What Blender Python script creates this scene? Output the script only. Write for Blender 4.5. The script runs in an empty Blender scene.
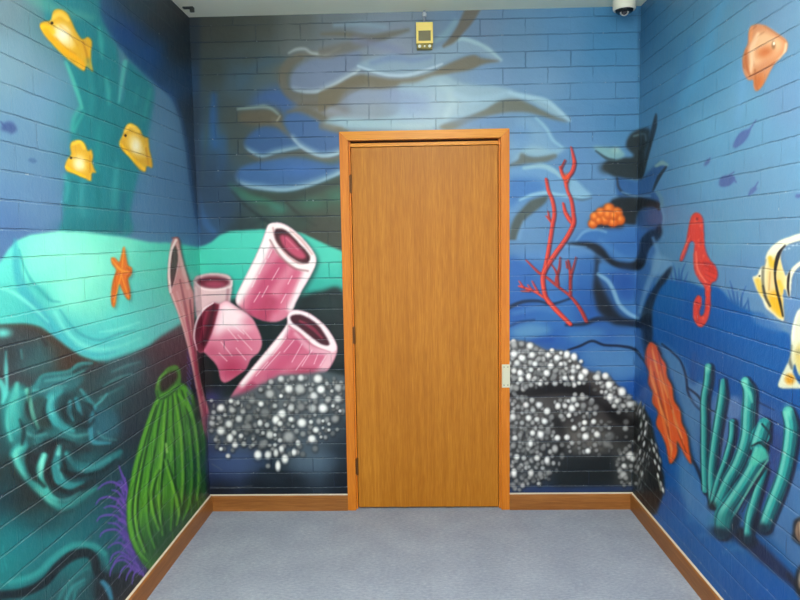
import numpy as np, math
# ------------------------------------------------------------------ mural paint (pigment) canvas
SC = 2.0
CX0, CY0, CX1, CY1 = -300, -150, 1100, 750
CW, CH = int((CX1 - CX0) * SC), int((CY1 - CY0) * SC)
CAN = np.zeros((CH, CW, 3), np.float32)
MID = np.zeros((CH, CW), np.int16)          # which painted motif covers a spot
MOTIFS = []                                  # (name, label)
CLIP = None
rng = np.random.default_rng(7)

def pp(s):
    if isinstance(s, str):
        v = [float(t) for t in s.replace(',', ' ').split()]
        return np.array(v).reshape(-1, 2)
    return np.array(s, float)

def spline(p, closed=False, n=6):
    p = pp(p)
    if len(p) < 3: return p
    if closed: q = np.vstack([p[-1], p, p[0], p[1]])
    else: q = np.vstack([2 * p[0] - p[1], p, 2 * p[-1] - p[-2]])
    out = []
    t = np.linspace(0, 1, n, endpoint=False)[:, None]
    for i in range(1, len(q) - 2):
        a, b, c, d = q[i - 1], q[i], q[i + 1], q[i + 2]
        out.append(0.5 * (2 * b + (c - a) * t + (2 * a - 5 * b + 4 * c - d) * t ** 2 + (3 * b - a - 3 * c + d) * t ** 3))
    if not closed: out.append(p[-1:])
    return np.vstack(out)

def cpx(p): return (p - np.array([CX0, CY0])) * SC

def boxblur(a, r):
    if r < 1: return a
    k = 2 * r + 1
    for ax in (0, 1):
        pad = [(0, 0), (0, 0)]; pad[ax] = (r + 1, r)
        c = np.cumsum(np.pad(a, pad, mode='edge'), axis=ax, dtype=np.float64)
        a = ((c[k:] - c[:-k]) if ax == 0 else (c[:, k:] - c[:, :-k])) / k
    return a.astype(np.float32)

def gblur(a, s):
    """s: sigma in canvas cells"""
    if s < 0.4: return a
    r = max(1, int(round((math.sqrt(4 * s * s + 1) - 1) / 2)))
    for _ in range(3): a = boxblur(a, r)
    return a

def polymask(pts, pad):
    P = cpx(pp(pts))
    x0 = max(0, int(P[:, 0].min() - pad)); x1 = min(CW, int(P[:, 0].max() + pad) + 2)
    y0 = max(0, int(P[:, 1].min() - pad)); y1 = min(CH, int(P[:, 1].max() + pad) + 2)
    if x1 <= x0 or y1 <= y0: return None
    m = np.zeros((y1 - y0, x1 - x0), bool)
    X = np.arange(x0, x1) + 0.5
    for i in range(len(P)):
        ax, ay = P[i]; bx, by = P[(i + 1) % len(P)]
        if ay == by: continue
        if ay > by: ax, ay, bx, by = bx, by, ax, ay
        r0 = max(y0, int(math.ceil(ay - 0.5))); r1 = min(y1, int(math.ceil(by - 0.5)))
        if r1 <= r0: continue
        ys = np.arange(r0, r1) + 0.5
        xc = ax + (ys - ay) * (bx - ax) / (by - ay)
        m[r0 - y0:r1 - y0] ^= X[None, :] < xc[:, None]
    return x0, y0, m.astype(np.float32)

def comp(x0, y0, m, col, a=1.0, mid=None, sub=False):
    h, w = m.shape
    if CLIP is not None: m = m * CLIP[y0:y0 + h, x0:x0 + w]
    c = np.array(col, np.float32) / 255.0
    v = CAN[y0:y0 + h, x0:x0 + w]
    v += (c - v) * (m * a)[..., None]
    if mid: MID[y0:y0 + h, x0:x0 + w][m > 0.5] = mid

def motif(name, label):
    MOTIFS.append((name, label)); return len(MOTIFS)

def P(pts, col, soft=0.6, a=1.0, mid=None, sm=True):
    """filled outline; soft = edge softness in photo px"""
    q = spline(pts, True) if sm else pp(pts)
    r = polymask(q, soft * SC * 3 + 2)
    if r is None: return
    x0, y0, m = r
    m = gblur(m, soft * SC)
    comp(x0, y0, m, col, a, mid)

def distf(Q, W, pad):
    """soft distance-minus-halfwidth to a polyline Q (canvas cells) with widths W"""
    x0 = max(0, int(Q[:, 0].min() - pad)); x1 = min(CW, int(Q[:, 0].max() + pad) + 2)
    y0 = max(0, int(Q[:, 1].min() - pad)); y1 = min(CH, int(Q[:, 1].max() + pad) + 2)
    if x1 <= x0 or y1 <= y0: return None
    D = np.full((y1 - y0, x1 - x0), 1e9, np.float32)
    for i in range(len(Q) - 1):
        a, b = Q[i], Q[i + 1]
        u0 = max(x0, int(min(a[0], b[0]) - pad)); u1 = min(x1, int(max(a[0], b[0]) + pad) + 2)
        v0 = max(y0, int(min(a[1], b[1]) - pad)); v1 = min(y1, int(max(a[1], b[1]) + pad) + 2)
        if u1 <= u0 or v1 <= v0: continue
        X = (np.arange(u0, u1) + 0.5)[None, :]; Y = (np.arange(v0, v1) + 0.5)[:, None]
        d = b - a; L = d @ d + 1e-9
        t = np.clip(((X - a[0]) * d[0] + (Y - a[1]) * d[1]) / L, 0, 1)
        dd = np.hypot(X - a[0] - t * d[0], Y - a[1] - t * d[1]) - (W[i] + (W[i + 1] - W[i]) * t) / 2
        s = D[v0 - y0:v1 - y0, u0 - x0:u1 - x0]
        np.minimum(s, dd, out=s)
    return x0, y0, D

def S(pts, w, col, soft=0.7, a=1.0, mid=None, sm=True):
    """brush stroke; w = width(s) in photo px, spread along the stroke"""
    q = spline(pts, False, 5) if sm else pp(pts)
    w = np.atleast_1d(np.array(w, float))
    W = np.interp(np.linspace(0, 1, len(q)), np.linspace(0, 1, len(w)), w) * SC if len(w) > 1 else np.full(len(q), w[0] * SC)
    s = soft * SC
    r = distf(cpx(q), W, W.max() / 2 + s * 1.6 + 2)
    if r is None: return
    x0, y0, D = r
    t = np.clip(0.5 - D / (2.4 * s + 1e-6), 0, 1)
    comp(x0, y0, (t * t * (3 - 2 * t)).astype(np.float32), col, a, mid)

def B(x, y, rx, ry, col, a=1.0, ang=0, soft=1.0, mid=None):
    """ellipse; soft 1 = gaussian spray, small = crisp"""
    c = (np.array([x, y]) - (CX0, CY0)) * SC
    R = max(rx, ry) * SC * (1 + 1.3 * soft) + 2
    x0 = max(0, int(c[0] - R)); x1 = min(CW, int(c[0] + R) + 1); y0 = max(0, int(c[1] - R)); y1 = min(CH, int(c[1] + R) + 1)
    if x1 <= x0 or y1 <= y0: return
    X = (np.arange(x0, x1) + .5 - c[0])[None, :] / SC; Y = (np.arange(y0, y1) + .5 - c[1])[:, None] / SC
    ca, sa = math.cos(math.radians(ang)), math.sin(math.radians(ang))
    r = np.hypot((X * ca + Y * sa) / rx, (-X * sa + Y * ca) / ry)
    t = np.clip((1 + soft - r) / (2 * soft), 0, 1)
    comp(x0, y0, (t * t * (3 - 2 * t)).astype(np.float32), col, a, mid)

def field(ctrl, poly=None, soft=1.0, mul=(1, 1, 1), a=1.0):
    """smooth colour wash through control spots 'x y r g b', inside poly"""
    C = np.array(ctrl, float)
    K = 10
    gx = np.arange(CX0, CX1 + K, K); gy = np.arange(CY0, CY1 + K, K)
    X, Y = np.meshgrid(gx, gy)
    num = np.zeros(X.shape + (3,)); den = np.zeros(X.shape)
    for x, y, r, g, b in C:
        d2 = (X - x) ** 2 + (Y - y) ** 2
        w = 1.0 / (d2 + 60.0) ** 1.6
        num += w[..., None] * np.array([r * mul[0], g * mul[1], b * mul[2]]) / 255; den += w
    G = (num / den[..., None])
    # bilinear up-sampling
    fx = (np.arange(CW) + .5) / SC / K; fy = (np.arange(CH) + .5) / SC / K
    ix = np.clip(fx.astype(int), 0, len(gx) - 2); iy = np.clip(fy.astype(int), 0, len(gy) - 2)
    if poly is None:
        x0 = y0 = 0; m = np.ones((CH, CW), np.float32)
    else:
        x0, y0, m = polymask(poly, soft * SC * 3 + 2); m = gblur(m, soft * SC)
    h, w = m.shape
    ix, fx = ix[x0:x0 + w], fx[x0:x0 + w]; iy, fy = iy[y0:y0 + h], fy[y0:y0 + h]
    tx = (fx - ix)[None, :, None].astype(np.float32); ty = (fy - iy)[:, None, None].astype(np.float32)
    G = G.astype(np.float32)
    A = G[iy][:, ix] * (1 - tx) + G[iy][:, ix + 1] * tx
    Bm = G[iy + 1][:, ix] * (1 - tx) + G[iy + 1][:, ix + 1] * tx
    U = A * (1 - ty) + Bm * ty
    if CLIP is not None: m = m * CLIP[y0:y0 + h, x0:x0 + w]
    v = CAN[y0:y0 + h, x0:x0 + w]
    v += (U - v) * (m * a)[..., None]

def clip(pts=None, soft=0.6, sm=True):
    global CLIP
    if pts is None: CLIP = None; return
    q = spline(pts, True) if sm else pp(pts)
    CLIP = None
    x0, y0, m = polymask(q, soft * SC * 3 + 2)
    c = np.zeros((CH, CW), np.float32); c[y0:y0 + m.shape[0], x0:x0 + m.shape[1]] = gblur(m, soft * SC)
    CLIP = c
def dots(lst, ox, oy, sc, dim=1.0, tint=(235, 238, 240), base=None):
    for t in lst.split(';'):
        v = [float(k) for k in t.replace(',', ' ').split()]
        if len(v) < 3: continue
        x, y, r = v[:3]; b = v[3] if len(v) > 3 else .8
        rx = r / sc; ry = rx * (v[4] if len(v) > 4 else 1)
        dot(ox + x / sc, oy + y / sc, rx, ry, b * dim)

def dot(x, y, rx, ry, b, ang=0):
    g = 112 + 100 * b
    B(x + .4, y + .9, rx * 1.3, ry * 1.3, (30, 31, 34), .42, ang, .6)
    B(x, y, rx, ry, (g, g + 2, g + 2), .6 + .4 * b, ang, .55)
    B(x - rx * .08, y - ry * .12, rx * .68, ry * .68, (254, 254, 252), b * b, ang, .7)

def crowd(poly, n, rmin, rmax, b0, b1, seed, gap=1.7):
    q = spline(poly, True); r_ = np.random.default_rng(seed); x0, y0, m = polymask(q, 3); pts = []
    lo, hi = q.min(0), q.max(0)
    for _ in range(n * 12):
        x, y = r_.uniform(lo[0], hi[0]), r_.uniform(lo[1], hi[1])
        iu, iv = int((x - CX0) * SC) - x0, int((y - CY0) * SC) - y0
        if not (0 <= iv < m.shape[0] and 0 <= iu < m.shape[1]) or m[iv, iu] < .5: continue
        rr = r_.uniform(rmin, rmax)
        if any((x - a) ** 2 + (y - b) ** 2 < (gap * (rr + c) / 2) ** 2 for a, b, c in pts): continue
        pts.append((x, y, rr))
        if len(pts) >= n: break
    for x, y, rr in pts: dot(x, y, rr, rr * r_.uniform(1, 1.15), r_.uniform(b0, b1))

def paint_left():
    # open water
    field([(0,10,104,134,158),(10,60,110,148,180),(50,110,102,146,188),(20,150,95,137,180),(30,200,92,134,184),(10,225,80,120,178),(150,130,92,138,184),(165,200,86,132,182),(185,235,80,126,180),(-200,100,100,140,175),(-200,400,40,90,100),(60,20,80,130,150)],
          "-300 -150 189 -150 189 17 201 262 -300 330", 0.5, (1.0, .96, .885))
    # deep shade behind the curve of the water
    field([(100,20,45,90,130),(125,35,36,76,130),(150,55,35,80,130),(165,100,45,90,140),(160,20,58,66,70),(180,50,48,58,62),(178,10,52,56,56),(186,110,44,62,76),(140,5,50,72,84),(192,180,46,66,88),(175,80,42,74,104)],
          "80 -150 200 -150 200 262 199 230 194 205 190 180 187 152 181 120 172 98 156 84 138 68 124 52 112 38 100 18 88 -10", 1.6)
    S("102 20 114 38 126 53 140 68 158 84 173 98 182 120 188 152 191 180 195 206 200 232", 2.5, (40, 84, 130), 1.6, .6)
    # swaying weed column
    k = motif('painted_seaweed', 'wide dark teal weed column rising behind the three yellow painted fish')
    P("36 -40 98 -40 100 10 108 32 116 46 119 62 120 78 119 100 122 100 125 80 127 64 130 62 142 74 153 86 154 98 152 112 148 135 144 160 138 176 134 192 130 212 128 236 63 236 63 218 63 196 67 168 70 150 71 134 73 120 81 110 79 102 74 84 68 68 62 54 52 44 44 10", (44, 128, 138), 1.6, 1, k)
    B(100, 130, 34, 60, (30, 122, 128), .55)
    S("30 -5 52 8 75 14 92 18", [14, 10, 4], (90, 160, 150), 4, .6)
    S("66 62 72 78 79 98 82 108", [3, 4, 3], (85, 185, 170), 1.6, .8)
    S("80 108 74 118 73 130 76 126 84 112", [4, 5, 2], (70, 175, 160), 2, .6)
    S("99 28 101 42 102 58", [3, 5, 2], (70, 172, 165), 2, .7)
    S("106 78 108 90 109 104", [3, 5, 2], (70, 165, 160), 2, .7)
    S("125 62 122 80 119 102", [5, 4, 2], (90, 190, 178), 1.6, .7)
    S("150 90 147 104 144 120", [3, 4, 2], (60, 155, 150), 2, .6)
    S("138 88 136 98 135 104", [2, 4, 2], (60, 150, 150), 2, .6)
    S("99 128 98 150 97 172", [3, 5, 3], (46, 150, 146), 3, .5)
    S("65 176 68 186 66 200", [3, 5, 3], (70, 165, 165), 2.5, .6)
    S("83 180 81 200 84 215", [4, 7, 4], (75, 160, 165), 4, .5)
    S("117 165 115 185 114 205", [4, 6, 3], (72, 165, 165), 3.5, .5)
    S("98 175 99 205", 4, (24, 110, 118), 3, .5)
    S("124 195 120 232", [5, 5], (36, 90, 120), 3, .5)
    B(97, 226, 30, 8, (30, 110, 120), .5)
    # bright sand mound
    top = "-300 430 -20 290 0 262 8 250 18 240 30 235 45 233 60 231 85 232 125 237 150 242 175 243 197 247 205 246 212 242 220 235 230 231.5 262 230 300 233 330 247 341 252 360 256 360 420 178 420 100 370 -300 350"
    field([(60,245,140,238,210),(90,265,142,240,212),(75,290,140,238,210),(35,260,130,230,205),(10,262,95,205,195),(12,300,80,190,182),(30,310,70,180,178),(100,300,120,226,202),(120,250,120,225,200),(150,260,95,212,188),(135,295,85,205,192),(170,290,78,200,180),(120,320,90,215,205),(160,320,85,200,195),(100,345,80,200,200),(60,340,70,180,185),(195,260,78,200,176),(230,250,80,205,182),(225,280,62,192,172),(250,240,84,208,186),(330,258,84,205,182),(330,285,55,182,165),(320,292,50,170,155),(240,300,60,185,170)],
          pp(top), 1.4)
    S("15 240 16 255 18 275 26 295 40 312 52 328 60 340", [2, 7, 9, 12, 10, 8, 4], (62, 165, 178), 2.6, .75)
    S("19 250 24 266 31 280 40 290 50 300 60 302", [1.5, 2, 3, 3, 3, 1], (58, 160, 165), 1.2, .75)
    S("30 285 42 292 50 300", [4, 8, 3], (60, 168, 165), 3, .6)
    S("0 288 12 292 24 300 38 312 48 322", [2, 4, 4, 3, 1], (130, 228, 208), 1.8, .7)
    S("60 310 70 324 82 335 100 340 118 334 135 330", [1.5, 2.5, 3, 2.5, 2, 1], (55, 165, 172), 1.2, .75)
    S("55 312 64 328 78 342 95 349 118 347 140 338", [3, 4, 5, 5, 3, 1], (125, 230, 215), 2.2, .7)
    S("50 318 60 335 76 349 96 355 115 352", [2, 3, 4, 3, 1], (66, 182, 190), 1.6, .7)
    S("100 332 115 330 140 322", [1, 3, 1], (140, 238, 222), 1.6, .6)
    # dark rock face below the mound
    rk = "-300 360 -20 328 0 326 25 325 40 328 50 335 68 348 80 356 95 361 108 361 120 357 135 352 150 345 160 337 178 326 195 318 260 330 260 760 -300 760"
    field([(10,340,62,76,80),(30,331,62,62,64),(40,352,50,96,102),(25,350,52,80,86),(70,362,70,58,48),(88,358,66,56,48),(55,340,72,68,60),(15,375,60,66,72),(30,400,54,62,66),(130,372,44,92,98),(115,365,44,88,94),(95,372,48,70,74),(160,345,62,58,60),(175,345,60,56,58),(160,375,52,56,60),(140,400,46,60,68),(130,430,40,54,66),(120,455,32,62,70),(60,395,46,96,102),(60,430,34,96,100),(100,420,40,80,88),(20,430,44,110,112),(0,430,40,80,86),(0,470,38,60,64),(5,500,28,70,80),(30,500,40,52,52),(45,520,32,66,70),(20,540,26,98,108),(60,540,30,108,114),(95,520,28,92,102),(80,560,34,112,112),(10,570,26,112,116),(110,540,30,86,98),(100,590,28,40,48),(60,590,34,90,95),(185,420,40,46,48),(150,585,34,40,40),(185,520,44,60,40),(190,350,48,44,46),(-100,480,34,84,92),(-200,600,26,90,100)],
          pp(rk), 1.6)
    S("0 326 25 326 40 330 52 339 68 351 82 359 96 363", [3, 5, 6, 6, 5, 4, 2], (66, 60, 54), 1.8, .7)
    B(3, 333, 7, 4, (110, 225, 215), .85)
    S("42 337 46 345", 3, (44, 50, 56), 1.5, .8)
    S("6 352 6 368 7 388", [2, 4.5, 3], (100, 200, 195), 1.6, .85)
    S("21 350 22 358", 2, (80, 150, 150), 1.3, .7)
    P("18 394 30 388 42 376 60 372 70 373 80 364 92 363 86 369 76 375 70 380 84 376 76 388 60 394 44 400 30 402", (46, 112, 118), 1.5)
    S("20 393 36 387 42 376 60 373 70 371 79 364 92 363", [4, 5, 3, 3, 4, 3, 2], (60, 145, 145), 1.2, .8)
    S("74 372 84 367 90 366", [3, 3, 1], (34, 60, 62), 1, .8)
    S("22 392 38 390", [3, 6, 2], (110, 215, 200), 1.6, .7)
    P("0 392 8 390 16 384 26 388 24 410 20 430 14 446 4 430", (48, 140, 138), 2.4, .9)
    S("0 382 5 392 3 402", [6, 7, 3], (100, 215, 205), 2, .8)
    S("17 384 15 396 10 410 8 425 11 440", [4, 7, 6, 4, 2], (98, 205, 190), 2.2, .8)
    S("27 390 30 402 34 418 38 428", [4, 5, 5, 3], (110, 205, 180), 1.3, .9)
    P("36 396 46 400 46 416 52 430 44 434 38 424 34 408", (48, 52, 50), 2, .9)
    P("62 398 70 392 84 392 90 408 86 424 76 428 66 422 60 410", (36, 66, 70), 2.5, .9)
    S("60 390 52 396 49 406 53 417 62 426 73 431", [6, 9, 9, 9, 8, 3], (70, 185, 182), 2.2, .95)
    S("53 396 49 406 53 416", [3, 4, 2], (130, 232, 220), 1.6, .8)
    S("70 402 69 412 73 420", [4, 5, 2], (70, 170, 182), 1.5, .85)
    S("76 399 79 408 82 414", [4, 5, 2], (60, 150, 162), 1.5, .85)
    S("81 390 88 399 95 405", [3, 4, 2], (66, 165, 168), 1.4, .8)
    P("95 400 110 392 125 388 122 404 108 414 98 412", (44, 98, 104), 2.2, .8)
    S("94 407 102 400 107 394", [2, 2.5, 2], (84, 175, 175), 1.1, .8)
    P("92 412 104 408 118 414 120 432 112 440 96 440 90 428", (46, 102, 116), 3, .8)
    S("95 408 91 420 91 434 94 442 110 443", [3, 5, 5, 5, 2], (70, 158, 172), 1.6, .9)
    P("24 434 40 428 56 428 66 434 60 442 40 446 28 448", (44, 104, 108), 2.6, .8)
    P("30 450 44 444 62 440 90 446 88 454 64 450 54 470 50 486 44 480 36 470 26 460", (42, 48, 54), 2.4, .85)
    S("24 444 16 452 16 462 25 476 38 490 50 500 62 507 76 501 96 488", [8, 11, 10, 9, 9, 10, 9, 7, 3], (60, 162, 156), 2.4, .95)
    S("22 446 16 454 18 465 26 477", [4, 6, 5, 3], (120, 225, 205), 2, .8)
    S("36 489 48 500 58 505", [3, 5, 2], (110, 215, 190), 2, .7)
    S("44 456 40 468 40 480 48 494 56 500", [7, 8, 8, 7, 4], (78, 190, 176), 2, .95)
    S("44 455 41 466 39 476", [3, 5, 3], (140, 235, 215), 1.6, .85)
    S("59 447 57 458 55 470 60 481 72 486 84 483", [6, 7, 9, 10, 8, 3], (54, 146, 148), 2, .95)
    S("59 447 58 454", [3, 4], (120, 222, 210), 1.5, .85)
    S("58 466 62 478", [2, 3], (90, 190, 185), 1.6, .7)
    S("67 453 75 463 86 467 102 462 120 452", [4, 8, 8, 8, 5], (50, 134, 136), 2.2, .9)
    S("66 454 73 462", [2, 3], (90, 185, 180), 1.5, .8)
    S("56 486 70 493 88 484 106 472 124 462", [3, 6, 7, 7, 5], (32, 46, 52), 2.2, .85)
    S("62 470 72 474 84 472", [4, 5, 2], (34, 48, 52), 1.8, .8)
    S("10 460 16 474 26 488 40 502 56 513 72 510", [5, 8, 9, 9, 6, 2], (38, 50, 52), 3.4, .75)
    S("0 594 22 592 44 582 58 566 72 555 86 552 94 558 98 573 108 577 126 576", [7, 7, 7, 7, 8, 8, 7, 6, 6, 5], (24, 40, 46), 2.2, .95)
    S("0 584 20 582 40 572 56 556 74 546 92 546 104 554 108 568", [5, 6, 6, 5, 5, 6, 7, 3], (48, 146, 142), 2.6, .75)
    P("60 600 66 586 78 572 90 572 94 590 96 620 50 640", (36, 92, 96), 2.2, .8)
    S("58 600 66 586 78 574 88 568", [3, 4, 4, 2], (56, 140, 138), 1.8, .8)
    S("74 600 76 590 84 584", [3, 3, 1], (60, 150, 150), 1.5, .7)
    P("100 600 104 580 124 580 140 596 120 640", (26, 34, 40), 2.5, .9)
    S("102 582 108 588 112 600", [4, 6, 4], (66, 150, 176), 2.2, .85)
    S("3 546 4 558 7 570", [1.5, 2, 1], (80, 175, 170), 1, .7); S("1 556 3 572", 1.5, (70, 160, 160), 1, .6)
    S("36 524 40 520 46 528 50 538", [1, 1.5, 1], (60, 110, 112), 1, .5)
    B(40, 545, 60, 26, (28, 128, 134), .6); B(0, 560, 30, 30, (30, 140, 140), .5); B(108, 470, 24, 12, (40, 92, 102), .5)
    S("24 446 20 456 24 468 36 482 48 492", [5, 8, 9, 9, 5], (66, 170, 162), 3, .5); S("14 396 12 412 16 430", [8, 12, 8], (64, 168, 162), 3.4, .6); S("56 392 50 406 56 420 68 430", [8, 12, 12, 6], (56, 150, 156), 3.6, .5)
    S("70 456 80 468 96 468 118 456", [4, 8, 9, 4], (48, 132, 138), 3, .6); S("30 390 28 410 36 428", [3, 4, 3], (28, 44, 48), 2, .6); S("42 430 30 440 36 448 50 440", [3, 5, 5, 3], (26, 40, 46), 2.4, .7)
    S("30 448 28 462 34 476 44 486", [3, 5, 6, 4], (26, 44, 46), 2, .8); S("50 470 54 486 66 492", [3, 4, 3], (26, 44, 48), 1.8, .8); S("64 462 68 474 80 476 96 474", [3, 5, 4, 2], (26, 42, 48), 1.8, .8)
    for x, y, rx, ry, c, al, an in ((34, 366, 16, 8, (56, 104, 108), .6, -10), (60, 384, 22, 7, (52, 110, 116), .6, -15), (40, 408, 7, 12, (52, 120, 122), .5, 0), (84, 400, 9, 6, (50, 116, 122), .6, 30), (66, 414, 6, 9, (28, 44, 50), .65, 0), (86, 418, 6, 9, (30, 50, 58), .55, 0),
                     (30, 440, 12, 8, (52, 118, 120), .55, 20), (70, 438, 16, 7, (50, 118, 122), .6, 10), (104, 428, 8, 12, (54, 112, 128), .5, 0), (90, 458, 14, 6, (46, 106, 112), .55, -10), (32, 472, 6, 8, (30, 44, 50), .6, 0), (52, 444, 8, 5, (34, 44, 50), .6, 0), (74, 456, 5, 8, (30, 46, 52), .5, 0),
                     (10, 352, 8, 10, (44, 56, 62), .5, 0), (110, 378, 16, 8, (48, 92, 98), .5, -20), (130, 368, 14, 7, (46, 92, 98), .5, -20), (120, 400, 12, 8, (40, 70, 78), .5, 0), (14, 410, 5, 16, (84, 190, 180), .4, 6), (80, 500, 26, 8, (40, 96, 98), .4, -20)):
        B(x, y, rx, ry, c, al, an)
    for q, w, al in (("45 381 58 379 72 377 84 371", [2, 4, 4, 1], .55), ("40 392 52 388 66 386", [2, 4, 2], .5), ("64 432 76 436 88 434", [2, 4, 2], .6), ("98 432 104 438 116 440", [2, 3, 1], .5), ("82 470 96 466 110 458", [2, 4, 2], .5), ("22 430 34 436 46 434", [2, 4, 2], .5), ("52 498 66 500 80 492", [2, 3, 1], .6), ("112 372 126 366 140 362", [1.5, 2.5, 1], .5), ("104 386 118 378 132 374", [1.5, 2.5, 1], .5), ("100 398 112 392 124 386", [1, 2, 1], .4)):
        S(q, w, (92, 176, 172), 1.8, al)
    for q, w in (("46 400 44 412 50 424", [2, 4, 2]), ("78 424 88 426 94 420", [2, 4, 2]), ("48 448 60 440 74 444", [2, 4, 2]), ("50 462 48 474 54 486", [2, 4, 2]), ("90 474 104 470 116 460", [2, 4, 2]), ("20 420 24 432 22 444", [2, 4, 3]), ("96 414 90 406 82 402", [1, 3, 1])):
        S(q, w, (24, 38, 44), 2, .7)
    S("-20 600 0 596 22 593 44 583 58 567 72 556 86 553 94 559 98 573 108 578 126 577", [8, 8, 8, 8, 9, 10, 9, 8, 8, 7, 5], (20, 36, 42), 2, .95)
    S("10 582 36 574 54 558 72 546 92 545 105 553", [4, 5, 6, 6, 5, 3], (60, 166, 160), 2.4, .7); B(20, 500, 16, 12, (34, 50, 54), .5); B(44, 524, 22, 8, (32, 70, 76), .5)
    S("66 600 72 588 84 580", [4, 5, 3], (64, 156, 154), 1.8, .8); B(112, 592, 14, 12, (22, 30, 36), .8); S("103 582 108 589 111 598", [4, 6, 4], (66, 150, 176), 2, .85)
    # purple plume weed
    k = motif('painted_sea_plume', 'purple feathery weed painted along the left edge of the green sponge')
    V, VL = (96, 74, 160), (128, 92, 190)
    S("122 476 124 500 124 524 130 548 142 570", [2, 5, 6, 8, 10], (84, 74, 150), 1.6, .8, k)
    for s in ["124 494 120 486 112 482 104 484 98 489", "123 508 117 500 108 497 100 499 96 504", "122 522 116 516 107 515 100 517 97 521",
              "124 536 117 530 108 530 102 533 100 537", "127 548 120 543 113 544 108 548", "128 556 120 552 113 555 110 562", "132 566 124 560 116 562 111 570 110 576",
              "136 572 128 566 122 570 119 578", "140 574 134 568 128 574 126 580", "125 490 125 482 121 472 119 466", "126 500 127 490 125 478", "144 576 140 570 134 574 132 584",
              "146 568 142 560 136 556 128 552", "124 500 118 492 112 490", "123 514 118 508 110 506 104 508", "123 530 116 524 108 523", "130 560 122 556 116 560 113 566", "138 566 132 560 124 556"]:
        S(s, [2.6, 2.4, 1.2], V, .8, .85, k)
        S(s, [1.2, 1.1, .6], VL, .6, .7)
    rs = np.random.default_rng(21)
    for i in range(34):
        t = rs.uniform(0, 1); x0_, y0_ = np.interp(t, [0, .4, .8, 1], [124, 125, 132, 142]), 482 + t * 90
        L_ = rs.uniform(7, 17) * (1 - .2 * t); S([(x0_ + 3, y0_ + 6), (x0_ - L_ * .5, y0_ - 2), (x0_ - L_, y0_ + 3)], [2, 1.6, .7], V if i % 2 else VL, .7, .6, k)
    # green vase sponge
    k = motif('painted_sea_sponge', 'large green ribbed vase sponge painted beside the floor skirting on the left wall')
    body = "158 396 151 410 144 430 137 452 131 478 127 503 128 530 135 550 147 568 158 566 172 548 188 528 200 513 207 498 207 470 205 440 203 420 198 404 193 393 184 384 178 384 168 393"
    P(pp(body) + (2, 2), (26, 34, 34), 2.2, .8)
    P(body, (70, 142, 50), .8, 1, k)
    clip(body, .8)
    B(198, 470, 15, 70, (34, 92, 46), .9, 0, .8); B(160, 450, 20, 46, (98, 172, 56), .5); S("184 388 196 404 203 430 206 460", [3, 5, 4, 2], (96, 176, 56), 2, .6)
    B(175, 540, 34, 26, (34, 84, 50), .95, -40, .8)
    B(140, 480, 10, 60, (84, 160, 52), .7, 8, .9)
    B(180, 415, 12, 24, (92, 165, 52), .6)
    def fan(t, y): # rib line positions
        return 0
    ribs = [("160 397 152 420 146 445 140 475 136 505 138 530 146 552", 1), ("163 398 158 420 154 445 149 475 147 505 150 530 156 548", 0),
            ("167 397 165 425 163 455 160 485 160 510 164 535", 1), ("171 395 172 425 173 455 174 485 173 510 172 530", 0),
            ("175 391 180 420 183 450 184 480 182 505 178 525", 1), ("180 390 188 420 192 450 193 480 190 505 184 520", 0),
            ("186 392 195 420 199 450 200 480 198 500", 1), ("155 405 147 430 139 460 133 490 131 515 135 540", 0), ("158 470 152 492 154 512 160 530", 1), ("166 460 172 480 178 500 180 516", 1)]
    for i, (s, b) in enumerate(ribs):
        q = pp(s)
        S(q + (1.6, 0), [1.2, 2.2, 2.4, 1.6], (28, 72, 38), .9, .8)
        S(q + (-1.4, 0), [1.2, 2.6, 3, 1.6], (142, 212, 72) if b else (108, 184, 60), 1.1, .68)
    rs = np.random.default_rng(3)
    for i in range(95):
        x = rs.uniform(130, 206); y = rs.uniform(400, 540); u = (x - 168) / 40
        dx = u * 9; L = rs.uniform(10, 26)
        S([(x, y), (x + dx * .5 + rs.uniform(-2, 2), y + L * .5), (x + dx * .6, y + L)], [.5, 1.3, .5], [(34, 84, 40), (110, 182, 62), (46, 100, 44), (132, 200, 74)][i % 4], .6, .45)
    S("166 444 167 452", 2.4, (170, 225, 120), .8, .8)
    S("129 500 130 528 138 550 148 562", [2, 3, 3, 1], (110, 185, 60), 1, .7)
    S("183 388 192 396 199 412 203 430", [4, 4, 2, 1], (104, 186, 56), 1.2, .8)
    S("178 394 186 404 194 420", [2, 4, 2], (112, 196, 58), 1.2, .8)
    clip()
    P("158 379 164 371 170 366 178 366 181 376 179 387 170 396 160 401 155 391", (70, 140, 54), .8, 1, k)
    S("157 391 160 399 170 395 179 386", 1, (30, 70, 40), .7, .7)
    S("158 384 160 378 166 372", [2, 2.5, 1], (120, 190, 84), .8, .7); S("160 396 168 392 176 385", [1.5, 2, 1], (110, 190, 70), .8, .7)
    P("160 388 161 380 168 373 176 371 177 379 171 386 163 392", (46, 50, 42), 1)
    # yellow fish
    YD, YL = (216, 168, 48), (240, 222, 150)
    k = motif('painted_fish', 'yellow painted fish highest on the left wall, head down and tail to the right')
    F = "40 24 46 21 51 20 53 12 58 9 66 12 71 20 76 31 82 39 88 37 92 42 91 52 91 60 93 72 89 68 86 66 84 71 76 66 64 56 52 44 43 33"
    P(pp(F) + (1, 1.5), (70, 100, 90), 1.5, .5); P(F, YD, .6, 1, k)
    clip(F, .6)
    P("53 28 60 24 68 30 74 40 72 48 64 46 55 38", (236, 216, 150), 2.6, .95); B(63, 34, 6, 7, (244, 240, 220), .8)
    S("41 26 48 34 62 48 76 58 84 66", [4, 5, 5, 4], (232, 170, 28), 1.6, .9); S("52 18 60 14 68 20", [4, 5, 3], (240, 205, 90), 1.6, .8)
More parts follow.
